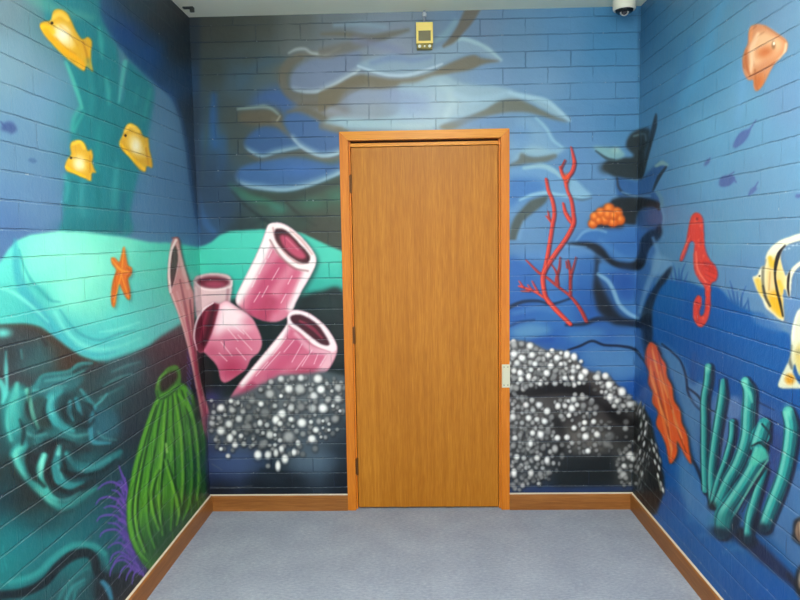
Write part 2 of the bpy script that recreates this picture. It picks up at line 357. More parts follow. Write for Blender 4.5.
    S("83 42 86 52 88 62", [2, 2, 2], (180, 120, 30), 1, .7); S("56 38 66 48 76 54", 1.5, (200, 140, 40), 1, .5)
    S("60 26 70 34 78 46", 1.5, (206, 150, 50), 1, .5); S("42 27 48 27 53 32", 4, (244, 192, 40), 1.4, .7)
    clip(); B(52, 23, 1.4, 1.4, (20, 20, 20), .95, 0, .4)
    S("98 60 96 80 100 100 96 120", [2, 4, 4, 2], (32, 112, 122), 2.4, .6); S("88 60 92 90 90 120", [3, 5, 3], (58, 150, 150), 3, .4); S("112 110 116 130 112 160", [3, 5, 3], (34, 116, 124), 3, .5)
    k = motif('painted_fish', 'yellow painted fish lowest of the three, over the left edge of the weed column')
    F = "70 146 73 141 80 140 85 144 88 151 91 149 93 156 92 162 94 168 96 173 92 173 91 181 84 178 75 174 67 171 65 166 67 160 71 154"
    P(pp(F) + (1, 1), (60, 100, 100), 1.4, .5); P(F, YD, .6, 1, k)
    clip(F, .6); P("75 156 82 154 86 164 84 172 76 169 72 163", (236, 206, 120), 2, .95); B(79, 164, 4, 5, (244, 238, 205), .8)
    S("66 167 74 172 84 177", [2, 3, 3], (240, 190, 40), 1, .9); S("73 144 80 142 84 148", 3, (244, 205, 70), 1, .8); S("90 156 90 172", 1.3, (190, 130, 30), .8, .7)
    clip(); B(71, 158, 1.2, 1.2, (25, 20, 15), .95, 0, .4)
    k = motif('painted_fish', 'yellow painted fish right of the weed column, nearest the dark corner')
    F = "119 143 122 136 126 126 131 123 139 128 144 137 148 138 149 146 150 152 152 160 152 168 147 166 145 172 138 168 130 158 122 150"
    P(pp(F) + (1, 1), (60, 100, 110), 1.4, .5); P(F, YD, .6, 1, k)
    clip(F, .6); P("128 138 135 134 142 144 145 156 138 156 130 148", (240, 214, 130), 2, .95); B(136, 146, 4, 6, (246, 242, 215), .8)
    S("121 144 130 156 144 169", [2, 3.5, 3], (240, 190, 36), 1, .9); S("125 131 130 126 138 131", 3.5, (244, 208, 90), 1, .8); S("146 148 148 164", 1.3, (190, 130, 30), .8, .7)
    clip(); B(125.5, 135.5, 1.3, 1.3, (25, 20, 15), .95, 0, .4)
    # orange starfish
    k = motif('painted_starfish', 'orange starfish painted on the pale turquoise mound of the left wall')
    F = "124 246 126 256 128 265 132 268 131 275 128 279 130 290 130 299 127 299 122 290 119 284 117 294 115 306 112 306 111 294 113 280 116 270 112 264 111 258 115 258 119 262 121 256"
    P(pp(F) + (2, 2), (60, 120, 110), 1.4, .6); P(F, (226, 118, 30), .6, 1, k)
    for s in ["124 248 122 268", "112 260 121 270 130 272", "122 272 114 302", "121 274 128 296"]: S(s, [1, 2.6, 1], (248, 172, 62), .9, .8)
    S("127 268 131 272 127 279 130 296", [1, 2, 1.5, 1], (176, 84, 24), .8, .7); S("117 272 113 286 112 304", [1, 1.4, 1], (190, 92, 24), .8, .6)
    for x, y, w in ((9, 127, 0), (32, 161, 1)):
        k = motif('painted_fish', ['faint dark blue little fish near the left edge of the left wall', 'tiny dark fish silhouette lowest and faintest on the left wall'][w])
        if w == 0: P("2 125 6 122 12 122 16 126 17 130 12 134 8 132 1 130", (62, 82, 128), 1.1, .9, k); S("1 122 5 127", 1.6, (58, 78, 126), .8, .9, k)
        else: P("28 160 32 158 37 161 34 163 30 162", (66, 100, 140), .8, .85, k)

def paint_back_top():
    # wash of the upper back wall, glare haze near the ceiling painted in
    field([(200,25,62,68,68),(230,30,64,70,68),(260,25,74,80,78),(300,25,98,106,108),(330,22,112,124,136),(215,70,60,72,74),(250,60,68,82,86),(270,78,78,98,110),(240,78,66,92,112),(205,115,50,72,92),(215,140,50,92,130),(228,120,66,76,76),(235,140,62,74,76),(205,180,48,72,98),(225,215,44,66,92),(212,225,56,96,140),(240,225,44,60,64),(285,72,90,96,92),
           (270,205,58,84,78),(330,225,66,74,66),(300,235,60,66,62),(340,200,60,84,72),(300,60,110,122,132),(330,66,132,146,166),(370,40,128,144,166),(360,100,134,150,172),(390,50,140,154,180),(430,100,132,160,184),(480,30,112,140,176),(490,80,112,148,192),(520,40,104,142,182),(560,40,94,142,190),(610,50,76,136,188),(540,80,108,148,192),(600,90,88,138,188),(625,120,76,130,182),(560,140,92,136,188),(590,170,92,136,188),(620,20,74,132,182),
           (530,230,94,136,186),(570,250,84,130,186),(530,290,58,106,172),(600,300,44,86,146),(530,330,40,88,164),(600,350,50,104,170),(580,200,92,136,190),(400,200,100,140,180)],
          "189 -60 641 -60 641 380 189 262", 0.5, (1.08, 1.05, .98))
    clip("189 -20 500 -20 500 240 344 252 189 262", .5, False)
    br, brl = (112, 106, 92), (128, 122, 110)
    # long soft blue falls at the dark left
    S("214 96 213 120 215 146", [5, 9, 5], (44, 96, 150), 4, .75); S("222 140 222 160 218 178", [8, 9, 4], (50, 92, 134), 4, .6)
    S("208 100 205 150 198 200", [3, 4, 3], (70, 88, 84), 2.5, .5)
    S("240 86 252 70 268 62 284 60", [4, 8, 10, 5], (70, 98, 116), 5, .6)
    def shelf(poly, low, base, light, w=9, al=.9):
        global CLIP
        keep = CLIP
        P(poly, base, 1.8, .82)
        clip(poly, 1.3); CLIP = CLIP * keep
        S(low, [w * .5, w, w, w * .8], light, 3.6, al * .75); S(low, [w * .2, w * .45, w * .45, w * .3], light, 1.6, al)
        CLIP = keep
    P("252 100 264 90 284 86 298 94 304 106 292 118 276 108 262 104 250 108", (62, 100, 158), 4, .8)
    S("300 57 288 64 283 76 285 88 296 97 316 99 340 92 362 80", [8, 9, 8, 9, 11, 12, 12, 10], (112, 108, 94), 2.4, .85)
    S("296 56 312 54 326 58 344 56", [4, 7, 5, 3], (124, 120, 108), 2.4, .7)
    S("289 53 296 49.5 305 49 312 53 326 54 340 48", [1.5, 3, 3, 3, 4, 2], (176, 186, 182), 1.5, .8)
    shelf("302 64 314 59 330 58 346 52 360 52 360 70 346 79 332 87 318 92 303 92 292 88 290 78 294 70", "290 89 303 93 318 93 332 87 346 79 360 70", (124, 140, 166), (192, 208, 212), 8)
    P("290 106 308 100 328 99 346 92 346 134 334 126 312 114 300 112", (122, 120, 116), 3, .85); B(332, 112, 12, 7, (142, 144, 146), .8)
    S("300 104 320 104 342 96", [5, 8, 6], (106, 100, 84), 2.6, .6); S("288 112 304 110 320 117 334 126 346 130", [3, 5, 7, 6, 4], (108, 104, 88), 2.2, .8)
    P("240 112 262 109 276 110 284 120 272 127 242 123", (100, 92, 74), 2, .85)
    S("238 109 252 107.5 264 106.5 272 109 278 114", [2, 3, 4, 3, 2], (142, 164, 158), 1.7, .8)
    S("274 120 284 131 294 140 306 150 322 158 342 156", [6, 7, 7, 6, 6, 4], (108, 104, 88), 2.2, .85)
    S("248 154 262 160 278 158 296 154 310 154", [3, 6, 7, 6, 3], (92, 92, 82), 2.4, .8)
    shelf("250 134 262 127 276 128 286 134 296 142 304 146 290 150 276 153 262 157 250 152 244 143", "244 148 262 157 276 153 290 150 304 147", (56, 96, 148), (150, 182, 192), 7)
    shelf("284 118 298 113 316 120 332 130 348 136 348 150 334 156 322 157 310 153 298 145 288 132", "292 138 300 147 312 154 322 157 334 155 348 148", (66, 106, 160), (172, 198, 208), 9)
    S("277 121 280 116", 2, (190, 190, 170), 1, .5); S("334 126 342 124 350 122", 5, (170, 188, 200), 2, .6)
    S("236 190 262 197 290 197 312 191 332 184 348 180", [5, 9, 9, 8, 7, 5], (54, 66, 60), 3, .8)
    shelf("236 178 240 168 258 162 290 157 312 160 332 164 348 160 348 170 328 179 306 187 284 191 260 189 246 186", "232 180 246 186 260 189 284 191 306 187 328 179 348 169", (62, 106, 162), (150, 182, 196), 10)
    B(300, 170, 22, 6, (66, 112, 180), .5)
    S("230 185 242 194 254 199 268 202 282 210", [4, 9, 8, 6, 4], (62, 118, 98), 3, .8)
    S("232 192 246 206 262 218 276 226", [2, 3, 4, 3], (34, 50, 52), 1.6, .7)
    B(278, 208, 8, 5, (64, 116, 104), .7); B(312, 204, 12, 6, (62, 112, 92), .7); B(338, 196, 9, 6, (62, 112, 94), .7)
    S("286 202 296 212 306 220 316 226", [2, 3, 3, 2], (44, 50, 46), 1.6, .7); S("250 226 268 218 284 224", 4, (36, 56, 60), 2.5, .5)
    B(322, 232, 22, 16, (66, 68, 58), .7); B(240, 236, 16, 9, (38, 52, 58), .7); B(300, 222, 10, 7, (48, 74, 64), .6)
    P("189 235 200 238 212 236 222 228 230 226 236 190 228 160 189 150", (44, 68, 92), 4, .45)
    S("194 160 196 190 204 220 214 232", [5, 6, 8, 6], (66, 108, 156), 2.5, .55)
    clip()
    # left centre teal again over the shade edge
    field([(225,250,80,205,182),(225,280,62,192,172),(262,245,84,208,186),(330,258,84,205,182),(330,285,55,182,165)], "189 246 200 248 212 243 221 236 230 232 262 230 300 233 330 247 344 252 344 310 189 330", 1.2)
    # centre: pale swells over the door
    clip("318 -20 644 -20 644 240 318 240", .5, False)
    S("322 34 345 34 370 38 392 34 408 30", [3, 6, 7, 6, 3], (120, 114, 98), 2.4, .8)
    S("322 52 345 48 366 42 384 38", [9, 11, 9, 4], (122, 118, 108), 3, .75)
    S("335 25 360 24 385 27", [4, 6, 4], (150, 176, 192), 2.5, .6); S("356 40 384 46 400 52", 8, (136, 146, 176), 4, .6)
    P("357 65 372 58 392 54 410 56 430 50 446 44 460 38 474 40 490 49 502 60 494 61 478 54 460 57 444 64 428 71 408 76 388 75 370 72", (146, 172, 190), 1.6, .9)
    S("372 63 392 58 412 60 430 57", [4, 6, 5, 3], (122, 144, 182), 3, .6)
    S("358 66 372 71 388 75 408 75 426 70 442 64", [2, 3, 3, 3.5, 3, 2], (186, 208, 220), 1.2, .9)
    S("446 45 460 39 474 42 488 49 501 60", [3, 4, 4, 4, 2], (172, 202, 208), 1.6, .85)
    P("482 58 474 55 462 58 446 65 430 73 410 78 390 79 370 76 354 76 338 84 318 94 318 112 336 104 348 96 362 90 380 90 400 87 418 84 436 77 452 73 470 70 484 64 500 61", (120, 112, 92), 1.4, .9)
    P("346 92 366 88 388 90 406 86 398 100 360 104 340 106", (140, 156, 182), 2.6, .6)
    S("474 6 468 18 460 30 452 40 444 46", [15, 13, 9, 7, 3], (118, 108, 92), 1.8, .85)
    S("455 22 446 34 434 42", [6, 7, 4], (146, 180, 190), 2.4, .6)
    P("398 86 416 82 432 76 446 76 458 82 474 85 496 86 516 92 532 98 548 102 562 112 570 121 560 119 544 110 530 102 516 100 500 103 484 112 466 118 446 124 430 128 330 128 336 116 380 118 400 110", (152, 182, 196), 1.6, .9)
    B(414, 104, 20, 12, (122, 150, 186), .85); B(395, 95, 14, 6, (130, 152, 186), .6); B(438, 95, 8, 12, (156, 186, 200), .6)
    S("440 84 450 92 452 104 446 116", [5, 9, 9, 6], (168, 196, 204), 3, .7); S("456 95 470 100 488 98 510 92", [5, 8, 7, 4], (160, 192, 208), 2.5, .7)
    P("440 126 466 117 484 110 500 101 517 99 532 105 552 115 569 122 552 119 530 113 512 112 492 115 470 122 450 130", (112, 114, 100), 1.2, .9)
    S("510 93 528 97 546 101 560 112 570 121", [3, 5, 5, 4, 2], (168, 202, 216), 1.6, .85)
    S("340 122 370 124 400 126 430 126", [5, 6, 6, 4], (158, 186, 194), 2.6, .7); S("322 126 340 130", 7, (122, 116, 100), 2.5, .7)
    S("330 110 350 116 376 118", [6, 5, 3], (150, 160, 172), 2.5, .5)
    B(480, 122, 22, 5, (104, 144, 190), .6)
    # right of the door, pale shelf forms
    P("506 150 512 128 520 118 534 118 546 128 552 140 562 148 552 155 536 156 522 154 510 164", (136, 174, 200), 3, .7)
    S("536 118 546 128 553 140 562 147", [2, 3, 3, 2], (158, 200, 214), 1.6, .7); B(520, 135, 9, 10, (96, 142, 190), .6)
    P("508 166 516 156 526 148 538 146 552 150 566 147 560 153 550 157 532 157 522 156", (150, 184, 198), 1.5, .8)
    P("521 153 528 156 536 157 545 156 555 154 557 157 549 161 540 163 525 164 512 167 509 165 518 160", (106, 112, 104), 1.4, .9)
    P("508 170 524 167 540 164 552 168 562 176 572 186 582 192 590 196 576 199 556 196 536 196 520 204 508 216", (112, 158, 198), 2.2, .85)
    P("508 180 530 178 546 184 540 194 520 200 508 210", (66, 118, 180), 3, .8)
    S("524 168 542 166 554 171 562 178", [3, 5, 5, 2], (158, 194, 204), 1.6, .8)
    S("520 200 532 195 546 193 560 195 576 197 588 196", [2, 3.5, 4, 3, 4, 2], (150, 194, 214), 1.4, .85)
    P("568 179 576 180 584 188 592 196 578 197 568 192", (140, 182, 206), 1.4, .85)
    S("572 198 582 200 592 198", [2, 2.5, 1], (90, 116, 130), 1.1, .8)
    P("548 196 540 197 530 201 522 209 515 217 510 230 508 252 514 248 519 232 524 221 534 212 545 203", (82, 92, 88), 1.4, .95)
    S("524 222 519 236 518 250 524 262", [2, 4, 5, 3], (120, 164, 204), 2, .6)
    clip()

def paint_back_right():
    D = (24, 32, 42)
    clip("505 110 700 110 700 400 505 400", .5, False)
    # corner plant and rock, painted round the corner
    k = motif('painted_rock', 'dark blue pinnacle of rock and blades painted across the right corner')
    P("656 113 657 124 653 140 648 158 642 180 640 178 647 148 652 126", (30, 42, 50), .9, 1, k)
    P("632 133 648 128 650 138 646 152 645 168 640 179 630 179 615 177 603 168 608 160 620 158 634 156 626 146", (40, 54, 60), 1.2, 1, k)
    S("634 136 644 134 646 140", 2, (110, 140, 150), 1, .6); S("640 132 641 140 640 150", 1.6, (74, 96, 108), .8, .7)
    P("593 147 606 147 618 149 625 154 619 159 606 158", (128, 172, 178), 1.2, .95, k)
    S("596 151 606 158 614 160", [1.5, 3, 2], (60, 80, 88), 1, .9); B(616, 150, 4, 3, (160, 196, 190), .7)
    B(606, 168, 6, 5, (48, 58, 60), .8)
    P("616 178 630 180 640 180 654 166 661 162 667 165 660 176 654 188 660 198 656 206 640 210 626 206 618 196", (54, 100, 152), 1.3, 1, k)
    S("617 178 619 188 626 194 638 196", [2, 2.5, 2, 1], (46, 60, 76), 1, .9)
    S("656 166 662 163 667 165", [3, 5, 3], (140, 176, 178), 1.3, .9); S("666 167 659 177 653 190", [2, 3.5, 2], (40, 52, 60), 1, .95); S("652 176 650 190 646 196", [4, 4, 2], (58, 102, 150), 1.6, .7)
    S("622 192 634 196 650 196", [1.5, 2.5, 2], (112, 154, 190), 1, .8)
    P("610 203 616 198 630 197 650 199 661 204 656 209 641 211 638 224 624 224 616 212", (34, 44, 50), 1.3, 1, k)
    P("640 210 654 207 661 210 663 222 660 232 654 240 644 240 636 226", (58, 98, 146), 1.4, 1, k)
    S("656 191 661 198 662 206", [3, 4, 3], (106, 150, 172), 1.1, .9); S("661 206 664 218 661 232 664 238", [1.5, 2, 2, 1], (110, 160, 196), 1, .8); S("655 205 659 209", 3, (40, 44, 46), 1, .8)
    P("574 242 582 232 594 227 616 225 640 227 652 236 648 256 640 266 622 264 610 256 600 247 590 243", (66, 118, 178), 1.6, 1, k)
    S("576 241 584 232 596 229 606 232", [2, 3, 4, 2], (124, 170, 206), 1.5, .75); B(626, 246, 14, 10, (56, 108, 172), .7)
    S("600 240 620 256 636 262", [3, 6, 4], (84, 136, 188), 2.5, .6)
    P("566 244 580 242 594 243 603 248 611 258 622 262 636 260 641 240 648 232 656 229 660 224 662 234 656 242 648 252 644 268 636 271 616 268 604 259 594 252 584 247", D, 1.2, .97, k)
    S("560 245 566 246 586 247", [2, 3, 1], (130, 170, 206), 1.4, .6)
    P("594 258 600 262 598 276 604 290 614 308 624 318 640 321 640 326 616 326 600 316 592 300", D, 2.2, .95, k)
    P("599 264 606 264 622 270 638 271 647 262 652 246 658 250 658 258 672 262 670 272 660 276 652 288 644 302 640 318 632 317 622 309 615 298 609 284 600 277", (68, 120, 176), 1.2, 1, k)
    P("606 272 632 276 634 300 622 300 612 286", (46, 92, 160), 3, .85); B(626, 282, 10, 12, (40, 84, 152), .7)
    S("598 274 608 281 614 292 619 304 628 313 638 318", [3, 4, 4, 4, 4, 3], (134, 176, 204), 1.3, .85)
    S("653 238 657 250 657 264 650 280 644 296 640 312", [3, 4, 7, 6, 4, 3], (124, 170, 206), 1.8, .8)
    P("654 254 672 261 671 270 660 276 652 272", (128, 174, 206), 1.5, .75)
    P("672 266 668 278 658 292 652 312 652 342 641 342 640 322 646 302 654 288 662 276", D, 1.3, .97, k)
    S("642 340 646 352 652 362", [5, 5, 3], (30, 44, 62), 1.6, .8)
    # lower blue slabs between the red coral and the reef
    field([(515,270,56,108,176),(530,290,52,104,172),(560,270,96,142,190),(585,270,58,110,172),(580,290,44,98,166),(520,315,44,96,168),(560,310,60,118,182),(590,310,44,92,160),(530,330,60,118,176),(600,335,50,100,166),(540,345,36,86,164),(620,360,80,130,180),(635,385,36,88,162),(600,370,62,112,172)],
          "507 256 530 256 560 250 590 252 595 262 592 290 598 312 614 326 642 328 646 380 650 420 507 420", 2.2)
    P("514 256 540 250 566 250 592 250 588 256 560 260 530 262", (104, 148, 194), 2.5, .6)
    S("508 308 522 302 538 301 552 304 572 298", [4, 3.5, 3, 2.5, 2], (24, 44, 70), 1.2, .85); S("514 313 540 308 556 312", [4, 6, 3], (84, 132, 186), 2.5, .6)
    P("510 332 522 325 538 324 552 330 540 336 520 338", (102, 152, 190), 2.5, .8); S("508 344 530 342 552 340", 4, (34, 80, 158), 2.5, .6)
    S("508 327 520 322 534 320", 2, (24, 50, 90), 1.5, .6)
    S("566 325 584 324 598 319 618 320 642 326", [2, 4, 5, 5, 5], (26, 42, 66), 1.6, .9)
    P("566 334 590 328 606 332 596 340 580 344", (88, 140, 188), 3, .6)
    P("582 353 596 346 616 350 636 354 640 370 626 380 604 372 588 362", (84, 134, 184), 3, .75)
    S("568 350 580 346 592 341 604 345 620 346 634 349 641 357 647 366", [2, 2.5, 2.5, 2.5, 2.5, 3, 2.4, 1], (20, 34, 60), .9, .92)
    clip()
    # bunch of orange polyps
    k = motif('painted_anemone', 'cluster of small round orange polyps painted above the blue ledge')
    P("589 226 592 216 600 208 610 204 620 209 624 220 622 228 604 228", (60, 44, 40), 1.6, .8)
    for x, y, r in ((593, 224, 4.6), (595, 217, 4.6), (601, 213, 5), (609, 209, 5.4), (617, 213, 5.4), (620, 220, 5), (613, 222, 5.4), (605, 220, 5), (599, 221, 3.6), (608, 215, 4.6), (614, 216, 4.4)):
        B(x, y, r, r, (196, 84, 28), 1, 0, .35, k); B(x - .4, y - .7, r * .8, r * .75, (240, 128, 46), .9, 0, .8); B(x - .8, y - 1.5, r * .4, r * .4, (252, 176, 92), .6, 0, 1)
    # red branching coral
    k = motif('painted_branching_coral', 'thin red branching coral painted between the door and the right corner')
    R1, R0, RH = (200, 60, 54), (96, 40, 52), (238, 104, 80)
    for s, w, d in [("526 260 538 272 546 277 557 286 570 296 580 309 586 321", [1.5, 3, 3, 3, 3, 4, 4], 1), ("560 257 559 268 556 280 558 287", [1, 2, 3, 2], 1), ("551 264 556 272 558 284", [1.2, 2, 2], 1),
                    ("568 260 570 272 570 284 570 295", [1.5, 3, 3, 3], 1), ("576 257 573 268 570 278", [1, 1.6, 2], 1), ("566 261 567 268", [1, 1.5], 1),
                    ("519 286 528 289 536 292 544 298", [2, 3, 3, 2], 0), ("532 281 535 287 538 292", [1, 1.6, 2], 0), ("519 281 523 287", [1, 2], 0), ("521 291 529 291", [1, 2], 0), ("528 285 532 290", 1.3, 0),
                    ("563 203 565 212 569 219 573 225", [2, 4, 5, 3], 0), ("548 211 549 218 552 224", [1, 2, 2], 0), ("546 216 550 221", 1.3, 0),
                    ("546 179 548 190 552 200 554 213 552 226 549 245 546 262 543 274", [3, 3.6, 4, 4, 4, 4, 4.4, 4], 0),
                    ("571 147 573 156 574 163 572 171 566 180 567 190 571 200 573 214 573 224 566 238 556 252 548 264 543 274 543 286 546 298 556 310 570 324", [1.6, 3, 4, 4, 4.4, 3, 3.6, 4, 4.6, 4.6, 4.6, 5, 5, 4.6, 5, 5.4, 4.6], 0), ("560 167 562 174 566 181", [2.5, 3.5, 4], 0), ("565 160 561 168", [1.6, 2], 1)]:
        q = pp(s); w = list(np.atleast_1d(w) * .84)
        S(q + (1.3, .9), w, R0, .7, .75); S(q, w, (156, 50, 52) if d else R1, .5, 1, k)
        S(q - (.6, .2), np.atleast_1d(w) * .4, (200, 84, 74) if d else RH, .5, .8)
    B(566, 178, 2.6, 4, (240, 88, 30), .8)

def paint_pink():
    # shadow mass behind the pink sponges
    P("300 296 318 292 345 296 346 400 210 420 196 410 194 360 204 330 230 300 262 300", (18, 28, 30), 2.4, .95)
    P("184 330 192 320 208 350 214 400 208 430 200 420", (42, 36, 38), 2, .85)
    B(328, 305, 14, 10, (34, 60, 58), .6); S("262 300 272 300", 3, (30, 120, 120), 1.5, .6)
    B(212, 398, 10, 7, (66, 66, 128), .7); B(222, 388, 7, 4, (40, 40, 60), .6)
    # purple fringe
    for y in range(352, 402, 5): S([(187, y), (191, y + 7)], [.8, 1.2], (104, 96, 170), .5, .8)
    S("188 350 192 372 198 396", 3.5, (52, 46, 100), 1.4, .6)
    # slim leaning tube at the corner
    k = motif('painted_tube_sponge', 'slim pink tube sponge painted along the left corner')
    F = "175 237 179 240 181 252 185 268 190 284 194 296 194 320 196 345 199 372 205 398 212 424 214 446 206 436 200 410 194 376 187 344 179 316 171 296 168 284 168 266 170 250 172 241"
    P(pp(F) + (1.4, 1), (40, 34, 38), 1.4, .85); P(F, (212, 146, 144), .6, 1, k)
    clip(F, .5)
    for s, c in [("172 294 181 322 189 352 196 388", (252, 226, 218)), ("180 280 186 310 192 345", (150, 70, 78)), ("177 292 185 320 192 352", (222, 170, 166)), ("184 272 190 296 192 325", (222, 160, 160)), ("190 300 193 330 196 360 202 395", (120, 46, 58)), ("186 318 193 352 200 392 208 425", (176, 62, 92))]:
        S(s, [1.6, 2.6, 2], c, .9, .75)
    B(208, 420, 6, 30, (176, 48, 86), .7, 10); S("178 250 184 272 188 288", [3, 4, 3], (232, 192, 188), 1.4, .7)
    clip()
    P("176 246 178 258 176 274 172 288 170 280 170 264 172 250", (88, 50, 54), .8); S("176 240 171 252 169 272 170.5 292", 2.4, (252, 230, 224), .7, .95); S("177 244 179 258 176 276 172 290", 1.3, (226, 178, 174), .6, .8)
    S("172 238 178 238 180 244", 1.5, (150, 60, 60), .7, .6)
    # short one behind
    k = motif('painted_tube_sponge', 'short pink tube sponge, smallest, painted beside the left corner')
    F = "194 280 200 275 214 273 228 275 232 282 231 296 226 310 200 320 195 304"
    P(pp(F) + (1, 1), (36, 60, 60), 1.6, .7); P(F, (220, 190, 192), .7, 1, k)
    P("197 282 204 277 216 276 227 279 229 284 218 288 204 287", (110, 44, 60), 1); P("204 284 214 281 226 284 216 287.5", (176, 74, 100), 1, .8)
    S("194 281 202 288.5 216 290 230 287 232 281", 2, (240, 220, 220), .7, .85); S("228 290 227 300", 3, (170, 120, 130), 1.2, .7); S("196 288 197 300", 2, (236, 214, 214), 1, .7)
    # tall one
    k = motif('painted_tube_sponge', 'tallest pink tube sponge, thick and leaning right, painted left of the door')
    F = "268 226 274 223 282 223.5 292 229 303 239 312 250 316 259 314 268 308 280 302 290 296 302 290 314 276 322 256 318 240 308 236 298 244 280 254 260 262 242"
    P(pp(F) + (2.4, 1.6), (30, 56, 58), 2, .85); P(F, (222, 132, 156), .7, 1, k)
    clip(F, .6)
    S("268 230 256 256 244 282 236 300", [20, 20, 17, 12], (255, 244, 244), 3.2, 1); S("282 262 268 282 256 304 250 316", [12, 14, 14, 10], (196, 74, 112), 4, .8)
    S("312 268 302 290 292 308", [14, 13, 9], (254, 240, 242), 3, .95); S("296 272 286 290 276 310", [6, 8, 6], (214, 96, 130), 3, .7); S("270 302 262 318", 14, (176, 52, 88), 4, .7)
    for s in ["266 260 259 274", "257 276 252 287", "279 268 272 280", "248 284 243 296", "268 286 262 297", "260 292 254 302", "292 276 288 284", "286 294 281 303", "272 250 268 258", "300 282 296 292"]: S(s, [.6, 2.2, .6], (252, 240, 242), .6, .9)
    clip()
    P("268 226 274 223 282 223.5 292 229 303 239 312 250 316 259 313 269 306 272 294 268 280 257 271 244 268 234", (255, 238, 238), .8, 1, k)
    S("270 240 280 256 294 268 308 271", [1.5, 2.5, 2.5, 1.5], (150, 84, 92), .9, .6); S("273 228 276 240 286 254 298 263 308 263", 1.6, (186, 120, 124), .8, .6); S("290 230 302 241 312 254", [1, 2.5, 1.5], (206, 150, 150), 1, .6)
    P("275 230 281 228.5 288 232 298 242 308 253 310 259 306 263 297 261 285 252 276 240", (74, 34, 40), .7)
    P("280 236 288 236 298 246 306 256 302 259 294 256 284 247", (204, 86, 116), 1.3, .95); S("286 238 298 250", 1.3, (228, 140, 160), .8, .6)
    # left middle one
    k = motif('painted_tube_sponge', 'wide pink tube sponge with open mouth to the left, painted in the middle')
    F = "219 304 227 301 237 307 250 316 258 329 262 342 259 352 251 359 246 369 238 375 227 382 221 380 217 366 205 353 199 352 194 342 196 326 203 311 212 303"
    P(pp(F) + (1.6, 1.6), (26, 32, 36), 2, .9); P(F, (224, 138, 162), .7, 1, k)
    clip(F, .6)
    P("221 303 232 304 248 316 254 326 240 332 226 330 214 336", (255, 234, 238), 3, 1); B(240, 345, 14, 12, (214, 112, 142), .8); B(232, 368, 14, 12, (182, 60, 96), .9); B(212, 352, 8, 7, (196, 90, 120), .7); B(250, 322, 8, 5, (226, 120, 150), .7)
    P("212 303 219 304 216 319 211 335 203 351 197 352 193 342 196 325 203 311", (112, 36, 56), .9, 1)
    S("214 306 210 324 204 344", [3, 5, 3], (66, 24, 36), 1.6, .8); S("207 312 203 326 200 340", 2, (170, 60, 88), 1.2, .7)
    for s in ["228 329 238 341", "238 335 252 350", "221 342 232 356", "219 353 227 361", "236 348 246 360", "230 322 244 334", "243 330 252 340"]: S(s, [.6, 2, .6], (252, 236, 240), .6, .85)
    clip()
    S("213 303 204 309 197 320 194 336 197 350", [1.5, 2, 2, 2, 1], (240, 226, 226), .6, .9)
    # lower right one
    k = motif('painted_tube_sponge', 'lowest pink tube sponge painted just above the white speckled reef left of the door')
    F = "288 315 295 310 310 314 325 326 335 341 337 350 334 360 326 372 312 377 290 376 270 384 256 394 230 402 236 388 247 374 262 356 277 338 287 324"
    P(pp(F) + (1.8, 1.6), (22, 28, 32), 2, .9); P(F, (216, 112, 142), .7, 1, k)
    clip(F, .6)
    S("286 320 274 341 256 363 242 384", [13, 15, 12, 6], (255, 242, 244), 2.8, 1); S("302 338 288 356 270 376", [10, 12, 8], (206, 90, 126), 3.4, .8); S("334 350 327 364 318 373", [10, 10, 6], (244, 196, 208), 2.6, .85); S("296 334 310 348 330 354", [4, 6, 5], (240, 190, 204), 2.2, .7); S("252 386 240 398", 8, (176, 56, 92), 2, .7); B(306, 372, 12, 4, (186, 60, 92), .8)
    for s in ["286 338 272 356", "280 352 264 370", "302 344 292 362", "294 340 284 352", "268 362 256 376", "312 350 302 366", "318 354 314 364", "326 356 320 366", "306 356 296 370"]: S(s, [.6, 2, .6], (252, 232, 238), .6, .85)
    clip()
    P("288 315 295 310 310 314 325 326 335 341 336 350 329 352 314 347 300 334 290 327", (255, 236, 240), .7, 1, k)
    S("289 326 300 334 314 346 330 352", [1.5, 2, 2, 1], (196, 96, 120), .9, .7)
    P("291 316 302 315 317 324 327 338 329 345 321 344 310 336 300 328 292 322", (76, 28, 42), .8); S("300 321 312 328 322 338", [2, 3.4, 2], (156, 56, 84), 1, .8)

